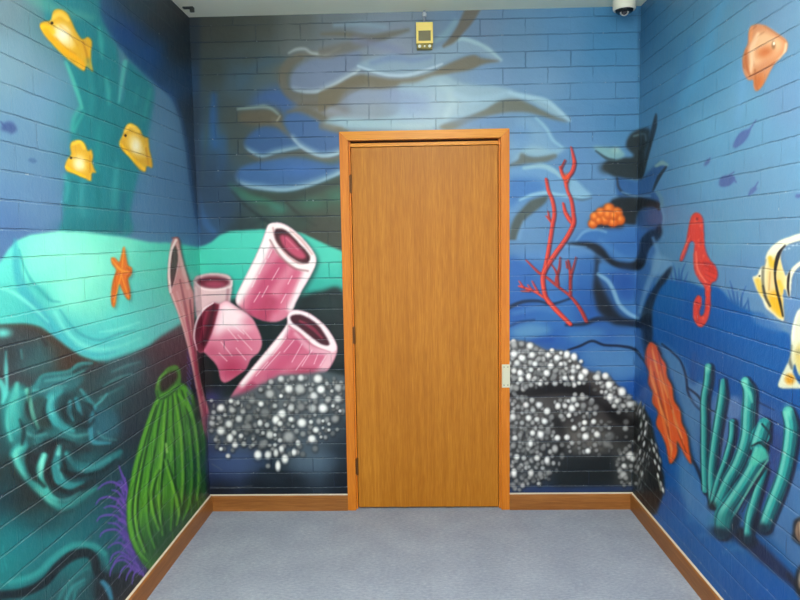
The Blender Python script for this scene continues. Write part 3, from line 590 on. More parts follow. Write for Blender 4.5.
def paint_reefs():
    # left white-dotted reef
    k = motif('painted_reef', 'grey reef dotted with white polyps painted left of the door')
    L = "206 420 212 404 226 398 244 393 262 384 280 375 300 374 326 371 347 376 347 500 206 500"
    field([(220,400,60,62,80),(250,400,92,98,104),(300,385,110,116,120),(335,385,80,92,98),(340,420,50,62,72),(300,420,84,96,106),(260,430,56,66,74),(225,430,92,100,106),(270,405,92,98,102),(320,400,96,106,112),(215,450,50,60,92),(235,465,64,84,122),(220,470,50,66,110),(270,470,34,48,60),(300,460,66,84,100),(320,462,74,94,112),(340,455,30,42,54),(345,480,18,26,36),(290,485,18,26,36),(220,490,20,26,34),(260,490,16,24,34)],
          pp(L), 1.6)
    P(L, (0, 0, 0), 1.6, 0.0, None); x0, y0, m = polymask(spline(pp("207 420 212 404 226 398 244 393 262 384 280 375 300 374 326 371 346 376 346 474 207 480"), True), 4); MID[y0:y0 + m.shape[0], x0:x0 + m.shape[1]][(m > .5)] = k
    B(240, 462, 24, 10, (70, 92, 132), .55); B(312, 462, 20, 9, (100, 122, 142), .6); S("262 470 285 474", 4, (24, 34, 44), 2, .6)
    B(300, 402, 38, 20, (116, 124, 130), .55); B(236, 422, 24, 22, (104, 112, 118), .55); B(300, 438, 26, 18, (96, 108, 118), .55); B(232, 462, 22, 10, (72, 92, 132), .5)
    crowd("214 404 240 396 262 388 284 378 340 376 344 400 338 430 310 452 280 456 230 450 210 440", 150, 1.7, 2.8, .1, .5, 41, 2.1)
    rs = np.random.default_rng(11)
    for i in range(60):
        x = rs.uniform(209, 343); y = rs.uniform(378, 455)
        if y < 400 - (x - 212) * .35 or (x > 325 and y > 435): continue
        dot(x, y, rs.uniform(1.0, 2.4), rs.uniform(1.1, 2.5), rs.uniform(.1, .6))
    dots("130,190,18,.9;180,155,12,.9;215,165,10,.6;185,200,15,.6;285,150,18,.4;375,120,22,.6;380,60,14,.6;430,45,16,.75;485,40,14,.5;530,40,16,.8;615,45,22,.9;660,68,10,.7;470,95,20,.95;525,95,24,.65;430,130,10,.9;490,145,14,.4;595,130,20,.8;630,98,20,1;685,105,9,.8;715,88,18,.6;715,145,18,.7;665,148,15,.6;330,170,14,.9;400,180,12,.6;350,215,22,.3;435,220,20,1;480,190,17,.7;530,185,20,.35;588,192,21,.6;640,192,22,1;600,225,9,.5;690,180,9,.8;725,205,8,.8;220,245,17,.7;270,240,18,.3;240,210,14,.5;170,270,18,.8;85,265,15,.6;90,240,10,.5;130,305,20,.9;325,265,13,.8,1.3;360,275,13,.6;405,250,18,1,1.2;425,268,14,.8;480,247,13,.9;535,265,22,1;580,260,11,.8;640,255,8,.8;670,270,9,.7;700,245,19,.45;605,300,15,.9;670,300,8,.8;640,290,7,.7;470,335,28,.5;375,325,19,.75;340,315,10,.6;425,352,12,.7;265,285,18,.35;195,315,14,.7;230,330,12,.8;175,340,16,1,1.3;200,375,15,.9;245,370,12,.6;290,375,10,.5;340,370,20,.35;400,375,10,.7;432,395,13,.9,1.3;540,320,14,.4;585,345,19,1;630,335,8,.7;515,365,12,.8,1.3;495,412,13,.9,1.3;130,395,10,.9;165,430,12,.8;315,425,19,1,1.2;365,425,17,.85,1.2;405,415,12,.8,1.7;450,445,17,1,1.3;415,480,13,1,2;365,480,12,.4;150,225,10,.6;120,240,12,.5;555,75,8,.5;450,175,9,.5;290,345,8,.5;400,325,9,.8;570,70,7,.4", 195, 370, 5)
    for s in ["210 487 230 488 252 486", "212 464 222 470"]: S(s, 1, (120, 124, 120), .7, .4)
    # right reef
    k = motif('painted_reef', 'black and white dotted reef painted right of the door and round the corner')
    Rp = "507 342 516 340 530 342 546 350 562 350 576 358 586 370 598 373 612 380 625 392 634 402 644 408 651 420 655 438 660 458 664 476 664 492 656 514 507 520"
    field([(515,350,124,122,120),(540,362,122,120,118),(565,365,118,116,114),(580,375,110,106,106),(520,378,116,112,110),(545,385,66,62,62),(570,388,56,52,52),(590,395,50,46,46),(600,380,80,76,76),(620,395,78,74,74),(610,412,50,46,46),(520,400,84,82,82),(540,415,100,98,98),(525,425,98,96,96),(560,408,62,60,60),(575,400,88,86,84),(588,410,70,68,66),(595,425,84,80,78),(570,425,54,52,52),(580,438,88,84,80),(600,445,90,88,84),(618,425,62,60,60),(625,445,50,50,50),(525,440,66,66,68),(545,455,50,52,54),(520,465,70,74,78),(545,470,56,62,66),(575,462,38,44,48),(600,465,32,38,42),(590,480,28,34,38),(560,485,30,38,44),(515,490,48,62,84),(550,491,36,54,84),(590,491,36,58,88),(625,460,64,66,68),(630,480,70,74,74),(642,430,52,56,56),(650,460,40,44,46),(655,490,34,38,38),(640,490,48,54,52),(646,440,40,44,44)],
          pp(Rp), 1.4)
    x0, y0, m = polymask(spline(pp(Rp), True), 4); MID[y0:y0 + m.shape[0], x0:x0 + m.shape[1]][m > .5] = k
    S("508 392 530 393 556 388 584 390 606 402 620 418 634 424", [8, 9, 12, 14, 15, 13, 8], (24, 22, 24), 3, .9)
    S("556 420 562 436 560 452", [8, 10, 8], (26, 26, 28), 3, .75); S("610 430 622 438 634 436", [10, 12, 8], (34, 34, 36), 3, .7)
    P("556 470 580 458 612 456 616 480 590 486 560 486", (30, 36, 40), 4, .85); S("508 489 540 490 580 490 632 488", [6, 7, 6, 5], (46, 66, 112), 2, .75)
    B(588, 438, 22, 12, (128, 124, 118), .7); B(530, 362, 26, 14, (128, 126, 122), .5); B(526, 424, 20, 22, (104, 102, 100), .5); B(606, 392, 14, 9, (104, 100, 98), .6, 35); B(572, 408, 18, 8, (104, 100, 98), .5); B(524, 466, 18, 16, (84, 90, 94), .5); B(624, 464, 9, 14, (84, 88, 88), .6)
    crowd("508 344 520 344 540 352 560 354 576 366 586 378 580 386 560 384 540 384 522 390 508 390", 120, 1.9, 2.9, .4, .85, 31)
    crowd("592 372 604 376 622 390 634 404 630 412 614 406 600 392", 34, 1.8, 2.8, .35, .75, 32)
    crowd("508 400 524 398 540 402 552 416 554 440 556 460 540 482 508 484", 120, 1.9, 2.8, .25, .6, 33)
    crowd("556 404 566 398 580 394 598 404 592 416 560 422", 26, 1.7, 2.6, .3, .6, 34)
    crowd("562 440 580 424 604 422 616 440 606 452 580 452 564 452", 26, 1.6, 2.5, .2, .5, 35)
    crowd("614 456 624 446 636 450 638 482 626 486 616 478", 20, 1.7, 2.5, .2, .55, 36)
    rs = np.random.default_rng(12)
    for i in range(120):
        x = rs.uniform(509, 634); y = rs.uniform(346, 486)
        if y < np.interp(x, [508, 530, 546, 576, 590, 612, 634], [344, 346, 353, 362, 376, 384, 405]): continue
        b = .62 if (y < 384 or (y > 396 and x < 560) or (x > 592 and y < 408)) else .16
        if b < .2 and rs.random() < .5: continue
        if y > 455 and x > 562 and x < 614: continue
        dot(x, y, rs.uniform(1.3, 2.6), rs.uniform(1.4, 2.8), rs.uniform(0, b) * rs.uniform(.7, 1.2))
    dots("45,50,16,.5;85,45,13,.4;125,55,17,.85;155,70,13,.4;45,95,18,1;85,115,18,1;135,100,16,.9;170,118,12,.5;190,85,12,.4;215,100,14,1;235,78,12,.9;260,115,16,1;280,90,10,.8;310,98,16,1,1.2;345,110,16,1,1.2;380,132,10,.8;325,130,8,.7;280,145,11,.9;60,140,15,.8;150,145,14,.9;90,85,9,.4;185,150,12,.3;228,155,15,1;130,175,12,.8;45,180,14,.8;75,190,14,1,1.2;250,180,12,.4;290,180,10,.4;340,180,13,.8;365,160,12,.9;400,185,17,1;380,210,15,1,1.2;337,215,12,.9;300,215,13,.9;208,190,16,1;245,210,14,.3;170,190,14,.2;118,208,13,1,1.3;78,222,13,.9,1.2;45,215,13,.4;150,215,10,.6;55,265,16,.4;105,260,12,.4;130,250,12,.5;175,245,11,.8;372,240,10,.8;460,212,17,.8;502,205,17,.9;520,250,18,1,1.1;525,310,17,1,1.2;485,255,12,.5;505,285,9,.7;585,285,19,1,1.2;625,345,18,.7;560,330,12,.8,1.2;545,355,12,.7;592,355,12,.6;620,310,14,.4;568,385,12,.4;530,275,10,.5;475,240,9,.6;545,265,9,.5"
         ";85,315,14,.4;135,325,13,.6;105,350,15,.85;170,350,15,.85;65,360,12,.4;140,378,13,.6;210,382,16,1;40,410,15,.8,1.2;118,415,15,.9;160,422,13,.8;198,432,15,.9;232,412,13,.3;85,440,12,.5;265,355,14,.9,1.2;300,355,13,.8;318,330,10,.8;343,322,15,.8;388,312,16,.6;390,355,16,.35;335,367,18,1;280,405,13,.5;320,402,12,.9;360,350,12,.8;430,340,14,.2;455,362,14,.3;398,438,13,1;443,433,13,.9;345,465,13,.9;392,470,12,.8;403,508,17,1;460,497,16,.9;310,512,14,1;262,515,15,.9;335,540,12,.6;415,580,14,.9;510,540,22,.3;450,550,12,.4;605,435,14,.2;602,467,14,.5;525,505,22,.15;138,490,14,.9;178,497,16,1,1.2;50,515,14,.8;75,500,12,.4;100,470,12,.3;180,460,12,.4;215,485,15,.3;128,543,12,.9,1.5;250,570,15,.6,1.3;190,565,14,.3;215,550,10,.3;40,555,14,.4;75,560,10,.3;285,550,12,.3;420,405,12,.2;370,540,10,.3;480,470,12,.2", 505, 335, 5)
    dots("60,135,13,.9,1.1;95,140,12,.6;160,140,14,.8,1.1;210,152,13,.9,1.4;130,110,10,.3;165,170,10,.3;285,130,12,.3,1.4;45,215,14,1,1.5;130,215,14,.8,1.4;175,220,12,.4,1.4;215,215,10,.3,1.3;40,275,14,.4;88,278,12,.6;120,185,9,.5;625,128,19,.85,1.1;640,145,14,.7;590,145,12,.4;605,95,12,.3;595,180,13,.8;570,145,9,.3;630,180,11,.4;560,175,9,.3;575,205,14,.5;592,225,18,.6;605,240,12,.4;75,185,8,.3", 505, 430, 5)
    # narrow dots on the side wall
    for i in range(64):
        y = rs.uniform(402, 492); lo = 637; hi = np.interp(y, [402, 420, 450, 480, 492], [642, 648, 652, 646, 644])
        x = rs.uniform(lo, hi); dot(x, y, rs.uniform(.7, 1.1), rs.uniform(2, 3.2), rs.uniform(.1, .6), 12)
    for x, y, b in ((640, 412, .8), (644, 417, .6), (646, 424, .8), (641, 425, .7), (645, 433, .9), (639, 438, .7), (644, 444, .8), (640, 452, .7), (643, 460, .6), (638, 468, .6), (642, 474, .7), (652, 442, .6), (654, 450, .8), (657, 456, .7), (655, 462, .8), (659, 468, .9), (658, 476, .8), (661, 484, .8), (663, 490, .9), (656, 446, .5), (660, 460, .5)):
        dot(x, y, 1.2, 3.2, b, 10 if x < 650 else -12)
    S("646 462 652 480 656 498", [5, 8, 8], (26, 34, 38), 3, .6); B(646, 500, 9, 12, (16, 30, 40), .85); S("640 480 643 492", [1, 2], (90, 100, 96), 1, .5); S("658 478 661 490", [1, 2], (190, 192, 176), .8, .7)

def paint_right():
    field([(645,30,62,116,162),(665,50,68,124,170),(682,30,78,134,178),(700,60,84,146,194),(720,30,92,142,182),(780,20,98,136,176),(660,100,70,130,180),(690,90,82,146,196),(705,130,98,158,206),(740,110,98,150,194),(790,100,98,138,184),(700,170,98,154,202),(665,200,86,138,190),(760,180,98,144,188),(790,230,98,142,186),(720,240,96,148,192),(680,240,86,140,190),(740,280,90,136,188),(790,290,96,138,186),(665,160,84,140,190),(900,100,100,140,180),(900,300,96,136,182),(900,600,50,90,150)],
          "639.5 -150 1100 -150 1100 760 632 760 633 500", 0.4, (1.06, 1.02, .96))
    clip("638.6 -60 1100 -60 1100 760 633 760 632.5 500", .4, False)
    S("722 0 712 30 704 60 690 90 680 115", [10, 12, 10, 8, 5], (86, 160, 206), 6, .5); S("690 40 684 70 672 100", [6, 9, 5], (62, 122, 172), 5, .5); S("745 60 742 90 738 120", [6, 8, 5], (108, 160, 206), 5, .5)
    # deep blue hill
    hill = "636 300 655 284 667 279 676 281 688 281 702 288 716 286 724 292 730 300 741 307 752 312 762 313 772 322 780 330 790 334 800 340 830 350 1100 370 1100 760 630 760"
    field([(670,290,44,96,160),(700,300,36,86,156),(740,330,36,88,158),(760,360,38,90,158),(700,350,36,82,152),(720,380,34,80,148),(790,400,36,84,152),(650,400,32,88,164),(640,440,26,84,164),(650,470,24,78,150),(690,430,64,104,164),(700,470,56,104,170),(670,470,34,94,168),(680,520,36,94,166),(700,540,38,92,160),(740,580,32,86,158),(770,595,28,84,158),(720,440,50,72,140),(745,440,48,72,136),(775,440,44,72,132),(790,470,62,100,160),(790,510,66,110,168),(770,530,50,82,136),(740,540,40,90,150),(720,560,36,92,164),(795,560,50,90,150),(900,500,40,84,150)],
          pp(hill), 1.2, (.62, 1.08, 1.06))
    P("752 313 764 314 774 321 782 327 780 332 766 328 754 322", (82, 128, 182), 1.6, .8)
    P("786 300 800 296 830 290 830 344 800 342 790 336", (96, 138, 186), 1.6, .85)
    for s in ["677 283 675 272 673 262", "681 283 682 272 686 262", "684 283 688 272", "672 281 671 272", "679 281 679 268", "732 302 728 290", "735 303 732 288 730 281", "741 306 742 296 746 286", "738 304 737 292", "749 311 748 298", "744 308 748 300"]:
        S(s, [2.4, 1.6, .6], (40, 94, 160), .7, .85)
    # slopes at the lower right
    P("656 343 668 346 682 360 690 380 704 400 712 420 700 440 708 480 700 470 690 440 682 410 672 380 662 356", (92, 138, 184), 1.8, .85)
    S("662 344 672 352 681 362 686 377 688 392 695 404 702 411 712 420", [2, 2, 2, 2.4, 2.6, 3, 3, 2], (26, 42, 76), .9, .9)
    P("690 388 702 384 702 408 694 402", (92, 128, 180), 1.8, .7); S("694 355 692 380", 5, (54, 74, 136), 3, .5)
    P("706 405 760 400 790 420 796 450 770 520 720 520 700 470", (64, 96, 156), 3, .6); P("696 384 706 384 706 404 700 408 692 398", (98, 140, 188), 1.6, .8); P("712 400 720 396 730 408 728 440 718 470 708 480", (96, 132, 182), 2, .75); P("728 398 738 398 742 412 734 420 728 414", (98, 134, 184), 1.8, .8); P("750 404 756 404 758 430 752 450 748 440", (92, 124, 178), 1.8, .7); P("774 440 782 444 780 470 770 496 762 490 770 466", (80, 108, 166), 2, .6)
    P("712 415 720 420 722 450 714 470", (98, 128, 178), 2, .6); P("732 400 740 400 740 420 734 420", (92, 122, 174), 2, .6); P("752 402 762 410 756 440 750 470", (96, 122, 174), 2, .5)
    P("772 432 782 440 780 470 768 500 756 500 764 470", (42, 66, 126), 2.6, .6)
    P("788 462 800 470 860 500 860 600 800 570 780 548 768 530 780 500", (82, 122, 172), 2, .8)
    P("681 446 690 460 700 482 712 508 724 524 716 534 700 524 686 504 678 480", (78, 136, 192), 2.2, .9); S("684 470 688 490 690 520", [4, 8, 5], (94, 146, 196), 4, .5)
    S("688 388 698 396 706 408 716 412 728 418", [2, 2.4, 2, 1.5, 1], (24, 36, 66), .9, .8); S("746 396 758 402 774 410", [1, 1.6, 1], (24, 36, 66), .9, .6)
    S("686 448 696 466 704 484 712 504 726 520", [1.5, 3, 4, 4, 3], (24, 34, 58), 1.4, .9)
    S("700 536 716 534 730 542", [3, 6, 3], (84, 134, 188), 3, .6); S("724 552 740 548 756 556", [3, 5, 3], (76, 128, 182), 3, .5)
    S("724 522 742 536 760 552 780 570 806 592", [8, 14, 15, 12, 8], (34, 42, 78), 3, .9); S("740 532 752 542", 10, (30, 30, 40), 2.5, .7)
    S("788 575 800 590", 4, (30, 36, 54), 1.5, .7)
    clip()
    # turquoise finger sponges
    k = motif('painted_finger_sponge', 'bunch of turquoise finger sponges painted low on the right wall')
    tubes = [("708 367 707 382 704 400 704 430 704 460 705 490", [7, 8, 7, 7, 7, 6]), ("723 380 722 396 718 420 714 446 711 474 712 504", [3, 9, 9, 9, 9, 7]),
             ("732 422 731 438 725 460 717 482 712 502", [6, 6, 6, 7, 5]), ("764 470 757 492 750 516 747 540", [7, 9, 11, 8]),
             ("745 381 749 392 748 414 746 438 738 462 728 480 717 504", [8, 13, 14, 13, 13, 12, 8]), ("764 424 760 436 757 446", [12, 19, 14]),
             ("760 448 756 462 746 480 734 498 724 514 722 532", [12, 16, 14, 16, 19, 14]),
             ("788 412 791 428 788 454 783 476 774 500 764 526", [11, 15, 14, 14, 15, 13])]
    for s, w in tubes:
        q = pp(s); w = np.array(w, float)
        S(q + (2, 1), w + 3, (24, 36, 62), 1.4, .85); S(q, w, (44, 158, 162), .6, 1, k)
        S(q + (w.mean() * .34, 0), w * .34, (16, 92, 108), 1.1, .8); S(q - (w.mean() * .02, 0), w * .3, (58, 182, 172), 1.2, .6)
        S(q - (w.mean() * .24, 0), w * .24, (126, 214, 202), 1.0, .8)
        S(q - (w.mean() * .48, 0), 1.1, (16, 50, 72), .7, .7); S(q + (w.mean() * .5, 0), 1.2, (14, 40, 60), .7, .7)
    B(708, 368, 2.4, 4, (150, 235, 215), .7); B(745, 382, 3, 4, (150, 235, 215), .8); B(788, 412, 4, 6, (140, 232, 210), .7); S("745 386 750 394 752 402", [2, 4, 2], (120, 220, 200), 1.2, .7)
    S("762 424 770 434 772 444", [2, 2, 1], (24, 50, 66), .8, .9); S("752 446 760 443 768 450", 2.2, (24, 40, 54), 1, .85)
    P("757 449 764 448 769 458 762 462 752 466 750 460", (90, 205, 185), 1.4, .8); S("768 460 758 474 746 494 734 516", [1.5, 3, 2.4, 1.4], (112, 196, 178), .8, .8); S("770 463 760 478 750 496 742 512", 1.2, (24, 44, 60), .7, .8)
    B(726, 522, 12, 8, (30, 130, 132), .6); B(712, 506, 4, 4, (30, 30, 36), .8)
    for x, y, rx, ry in ((722, 534, 12, 6), (747, 541, 8, 6), (762, 529, 10, 6), (736, 522, 4, 8), (756, 520, 4, 9)): B(x, y, rx, ry, (20, 34, 58), .85, 20, .7)
    # red seahorse
    k = motif('painted_seahorse', 'red seahorse with a curled tail painted on the right wall')
    F = (pp("100 50 125 35 150 60 156 130 162 200 182 250 208 280 220 320 210 350 190 362 188 400 186 470 175 525 150 562 125 555 106 510 110 450 126 418 142 424 146 455 136 490 142 512 156 500 162 460 160 385 138 350 116 310 108 250 112 178 92 172 62 248 46 258 50 232 74 170 86 100") / 4.615) + (670, 205)
    P(F + (1, .6), (60, 70, 130), .9, .6); P(F, (224, 74, 54), .5, 1, k)
    clip(F, .5)
    rs = np.random.default_rng(5)
    for i in range(70): B(rs.uniform(680, 717), rs.uniform(214, 325), 1, 1.4, [(190, 48, 40), (248, 118, 90)][i % 2], .6)
    for q in ("706 262 715 266", "706 266 717 271", "706 270 718 275", "705 274 716 280", "704 278 713 284"): S(q, [1, 1.6], (190, 50, 44), .5, .6)
    S("684 228 688 216 694 212", 1.2, (255, 150, 120), .7, .6); S("681 258 685 247 690 236", 1, (255, 140, 110), .6, .6)
    S("696 252 698 270 706 282", [1.4, 2, 1.4], (255, 150, 120), .9, .7); S("704 262 714 272", 3, (196, 56, 44), 1, .6)
    clip(); B(697, 219, 1, 1.2, (110, 20, 20), .9)
    # orange upright fish
    k = motif('painted_fish', 'orange and cream painted fish high on the right wall, near the right edge')
    F = "753 25 764 25 777 33 787 41 787 50 782 56 774 65 768 76 763 85 757 91 754 88 753 80 748 80 743 70 743 56 748 43 749 31"
    P(pp(F) + (1, 1), (90, 120, 150), 1.4, .6); P(F, (198, 138, 98), .6, 1, k)
    clip(F, .6)
    P("760 32 774 36 782 44 776 54 764 60 754 66 752 50", (222, 184, 146), 2.4, .85); B(765, 52, 8, 5, (188, 104, 54), .9, -20); S("744 68 742 56 747 44 750 32 756 26", [1.5, 2, 2, 1.5], (158, 98, 62), .9, .7); S("755 70 756 84 758 90", [1.5, 2, 1], (150, 90, 50), .9, .7); S("764 26 776 34 786 42", 1.4, (170, 110, 74), .8, .6); S("754 66 752 50 756 38 764 32", [1, 1.6, 1.6, 1], (160, 104, 72), .9, .6); S("758 34 752 48 752 62 750 74", [3, 5, 4, 3], (238, 212, 180), 1.8, .7)
    S("746 50 746 64 750 76", [2, 3, 2], (176, 96, 44), 1.2, .8); S("751 28 750 40", 4, (222, 150, 96), 1.5, .7); B(759, 82, 5, 8, (190, 104, 46), .8); S("786 44 784 54 776 62", [2, 3, 2], (240, 222, 196), 1.2, .7); S("750 76 762 70 778 60", 1, (140, 80, 50), .6, .7)
    clip(); B(773.5, 45, 2, 4, (120, 90, 60), .7, 0, .5); B(774, 43.5, 1, 1.6, (250, 250, 240), .95, 0, .5)
    # small dark fish
    for s, tail, lab in [("733 147 735 140 741 132 750 129 748 137 742 144 736 148", "748 132 756 120", 'slender dark blue little fish, largest of the silhouettes on the right wall'), ("704 166 705 162 708 159 710 161 707 165", "708 162 710 158", 'tiny dark fish silhouette nearest the right corner'),
                         ("719 185 721 177 728 175 735 177 732 184 724 187", "728 176 734 172", 'round dark blue little fish between the seahorse and the orange fish'), ("748 196 750 190 754 187 757 189 752 194", "754 189 758 182", 'small dark fish silhouette above the striped fish'), ("795 197 797 194 800 195 799 198", "799 196 802 193", 'faint dark speck of a fish at the right edge')]:
        k = motif('painted_fish', lab); P(s, (80, 100, 156), .8, .92, k); S(tail, [2.2, 1.2], (78, 98, 154), .7, .9, k)
    S("732 176 736 182", 2, (80, 100, 156), .8, .8)
    # striped fish
    W_, Y_, K_ = (236, 234, 212), (226, 186, 56), (34, 36, 40)
    k = motif('painted_fish', 'white, yellow and black striped fish with a long sail fin, right wall')
    F = "830 226 800 233.5 791 236.5 779 241 770 248.5 766 256 765 265 761 267 757 275 752.7 277 754 282 758 292 762 299 766 308 773 314 779 319 784 320 783 306 783 290 786 290 788 296 790 296 791 288 792 278 796 270 802 264 802 260 794 266 789 272 786 276 784 272 781 262 781 254 785 247 792 243 802 240 830 232"
    P(pp(F) + (.8, .8), (70, 90, 130), 1, .5); P(F, W_, .5, 1, k)
    clip(F, .5)
    P("767 262 774 256 782 258 786 276 786 300 783 318 774 312 766 296", (228, 200, 120), 2, .8); S("770 258 772 266 774 262", 4, Y_, 1.4, .9); P("754 280 760 278 764 290 764 298 758 292", (230, 196, 84), 1.3, .9)
    P("769 292 778 292 782 304 783 318 776 314 769 304", (232, 178, 40), 1.6, .9); S("779 282 783 292", 4, (238, 190, 60), 1.5, .8); B(771, 283, 3, 10, (238, 200, 160), .6)
    S("765 260 763 270 763 284 765 296 770 306", [2.5, 3, 3, 3, 2], (112, 112, 96), 1, .8); S("763 286 766 298 770 306", 2, (50, 54, 54), .8, .7)
    S("785 246 779 254 776 264 775 276 777 290 780 302 783 316", [2.5, 4, 3.6, 2, 2.6, 2.6, 2], K_, .7, .95); S("770 272 769 290", 1.3, (176, 130, 60), .8, .5)
    S("790 268 788.5 278 788 288 789 296", [1.6, 2.6, 2.4, 1.6], K_, .6, .95)
    clip(); B(759.5, 276, 1, 1, (30, 30, 30), .9, 0, .5)
    for x, y in ((785, 249.5), (789, 248.5), (793, 245.5), (797, 244.5), (801, 243)): B(x, y, 1.1, .9, (190, 210, 225), .8)
    k = motif('painted_fish', 'striped white and yellow fish cut by the right edge, below the long-finned one')
    F = "800 308 820 300 850 320 856 350 840 380 815 384 800 376 795 364 793 372 798 382 804 388 790 388.5 781 388 778 385 781 376 786 366 789 360 791 350 791 338 793 324"
    P(pp(F) + (0, 1), (60, 80, 120), 1, .5); P(F, (222, 226, 204), .6, 1, k)
    clip(F, .5); P("797 346 812 344 812 372 800 374 795 362", (214, 192, 104), 2, .8); S("791 346 789 358 792 368", [3, 4, 3], (96, 100, 96), 1.2, .8); B(790, 379, 5, 5.4, (222, 160, 46), .95, 0, .6); S("820 304 812 340 818 380", 7, K_, 1.2, .8)
    S("798 312 794 326 793 340", [2, 3, 2], (240, 246, 236), 1.2, .7); S("798 352 806 350", 5, (150, 150, 130), 2, .5); clip()
    # brown shells
    k = motif('painted_shell', 'brown shell painted at the right edge, upper of two')
    P("793 530 794 521 800 517 812 516 824 526 822 542 808 548 798 544 792 538", (30, 30, 34), 1, .9); P("795 532 797 523 803 520 814 520 820 530 816 541 804 543 798 540", (140, 116, 100), .8, 1, k); B(801, 528, 3, 5, (206, 190, 170), .7); S("798 524 799 538", 1.2, (90, 64, 50), .7, .7)
    k = motif('painted_shell', 'brown shell painted at the right edge, lower of two')
    P("795 582 797 570 803 564 816 566 826 580 820 598 804 600 796 592", (30, 30, 34), 1, .9); P("798 584 800 572 806 568 816 572 820 584 812 594 802 592", (130, 112, 98), .8, 1, k); B(801, 578, 2, 6, (190, 184, 170), .7)

def paint_orange():
    # orange hanging sponge
    k = motif('painted_sea_sponge', 'orange ragged sponge painted on the right wall beside the speckled reef')
    F = "650 342 655 344 659 350 661 357 666 365 667 376 672 386 674 400 680 410 682 423 687 434 689 448 691.5 464 687 459 681 448 677 441 677 454 671 464 668 458 666 446 662 436 656 424 658 412 652 402 653 392 648 383 649 372 645 362 646 350"
    P(pp(F) + (1.6, 0), (30, 36, 52), 1.6, .9); P(F, (236, 98, 34), .5, 1, k)
    clip(F, .5)
    for s, c in [("652 346 656 366 662 390 668 420 672 450", (255, 160, 92)), ("658 352 664 376 670 400 678 430 686 452", (150, 50, 24)), ("650 360 654 382 660 408 666 436", (255, 146, 70)), ("662 366 668 392 676 420", (255, 140, 72)), ("654 372 660 398 668 430 671 456", (164, 56, 24)), ("672 404 678 426 684 444", (244, 130, 64)), ("657 346 660 352", (120, 50, 30)), ("648 366 652 392 658 416", (200, 84, 40)), ("664 420 670 446", (252, 160, 100))]: S(s, [1, 2.2, 1], c, .8, .75)
    for q in ("652 350 655 362 658 374", "660 372 664 386 668 398", "658 398 662 412 668 426", "672 410 676 424 682 438", "668 436 671 448 671 458", "650 366 652 380 656 392"): S(q, [1, 2.6, 1], (255, 176, 106), .9, .75)
    clip(); S("658 349 661 354", 1.6, (60, 30, 30), .6, .8); S("646 350 647 372 651 392", 1, (90, 40, 60), .7, .5)

def paint():
    CAN[:] = np.array([30, 36, 44], np.float32) / 255
    paint_back_top(); paint_left(); paint_right()
    paint_back_right()
    paint_pink(); paint_reefs(); paint_orange()
# ------------------------------------------------------------------ scene
import bpy, bmesh
from mathutils import Matrix, Vector
F_PX, YAW, PITCH, ROLL, CAMZ = 653.47, -0.0268, -0.0929, -0.0159, 1.527
D, XL, XR, H = 3.58, -1.197, 1.1907, 2.722
DL, DR, DT, HB = -0.409, 0.503, 2.106, 0.089
COL = bpy.context.scene.collection

def basis():
    cy, sy, cp, sp, cr, sr = math.cos(YAW), math.sin(YAW), math.cos(PITCH), math.sin(PITCH), math.cos(ROLL), math.sin(ROLL)
    f = np.array([sy * cp, cy * cp, sp]); r = np.array([cy, -sy, 0.]); u = np.cross(r, f)
    return cr * r + sr * u, -sr * r + cr * u, f
RB, UB, FB = basis()

def world_px(V):
    v = V - np.array([0, 0, CAMZ]); z = v @ FB
    return 400 + F_PX * (v @ RB) / z, 300 - F_PX * (v @ UB) / z

def px_back(x, y, Y=D):
    """the spot of the plane y = Y seen at photo pixel x, y"""
    d = FB + RB * (x - 400) / F_PX - UB * (y - 300) / F_PX
    t = Y / d[1]; p = d * t + np.array([0, 0, CAMZ]); return p[0], p[2]

def tag(o, label=None, cat=None, kind=None, group=None):
    if label: o['label'] = label
    if cat: o['category'] = cat
    if kind: o['kind'] = kind
    if group: o['group'] = group
    return o

def empty(name, loc, **k):
    o = bpy.data.objects.new(name, None); COL.objects.link(o); o.location = loc; o.empty_display_size = .05
    return tag(o, **k)

def link(name, me, mat, parent=None, world=True):
    o = bpy.data.objects.new(name, me); COL.objects.link(o)
    for m in (mat if isinstance(mat, (list, tuple)) else [mat]): me.materials.append(m)
    if parent is not None:
        o.parent = parent
        loc = Vector(parent.location)
        if parent.parent is not None: loc = loc + Vector(parent.parent.location)
        o.location = (0, 0, 0)
        if world: me.transform(Matrix.Translation(-loc))
    return o

def box_bm(bm, x0, x1, y0, y1, z0, z1, bev=0.0, seg=2, mi=0):
    r = bmesh.ops.create_cube(bm, size=1)
    vs = r['verts']
    for v in vs:
        v.co = Vector((x0 + (v.co.x + .5) * (x1 - x0), y0 + (v.co.y + .5) * (y1 - y0), z0 + (v.co.z + .5) * (z1 - z0)))
    fs = {f for v in vs for f in v.link_faces}
    for f in fs: f.material_index = mi
    if bev > 0:
        es = {e for v in vs for e in v.link_edges}
        bmesh.ops.bevel(bm, geom=list(es), offset=bev, segments=seg, affect='EDGES', profile=.5)
    return vs

def prism_bm(bm, outline, axis, a, b):
    """extrude a 2-D outline along 'x' or 'y' or 'z' from a to b"""
    def pt(u, v, w): return {'x': (w, u, v), 'y': (u, w, v), 'z': (u, v, w)}[axis]
    A = [bm.verts.new(pt(u, v, a)) for u, v in outline]; Bv = [bm.verts.new(pt(u, v, b)) for u, v in outline]
    n = len(outline)
    for i in range(n): bm.faces.new((A[i], A[(i + 1) % n], Bv[(i + 1) % n], Bv[i]))
    bm.faces.new(A[::-1]); bm.faces.new(Bv)

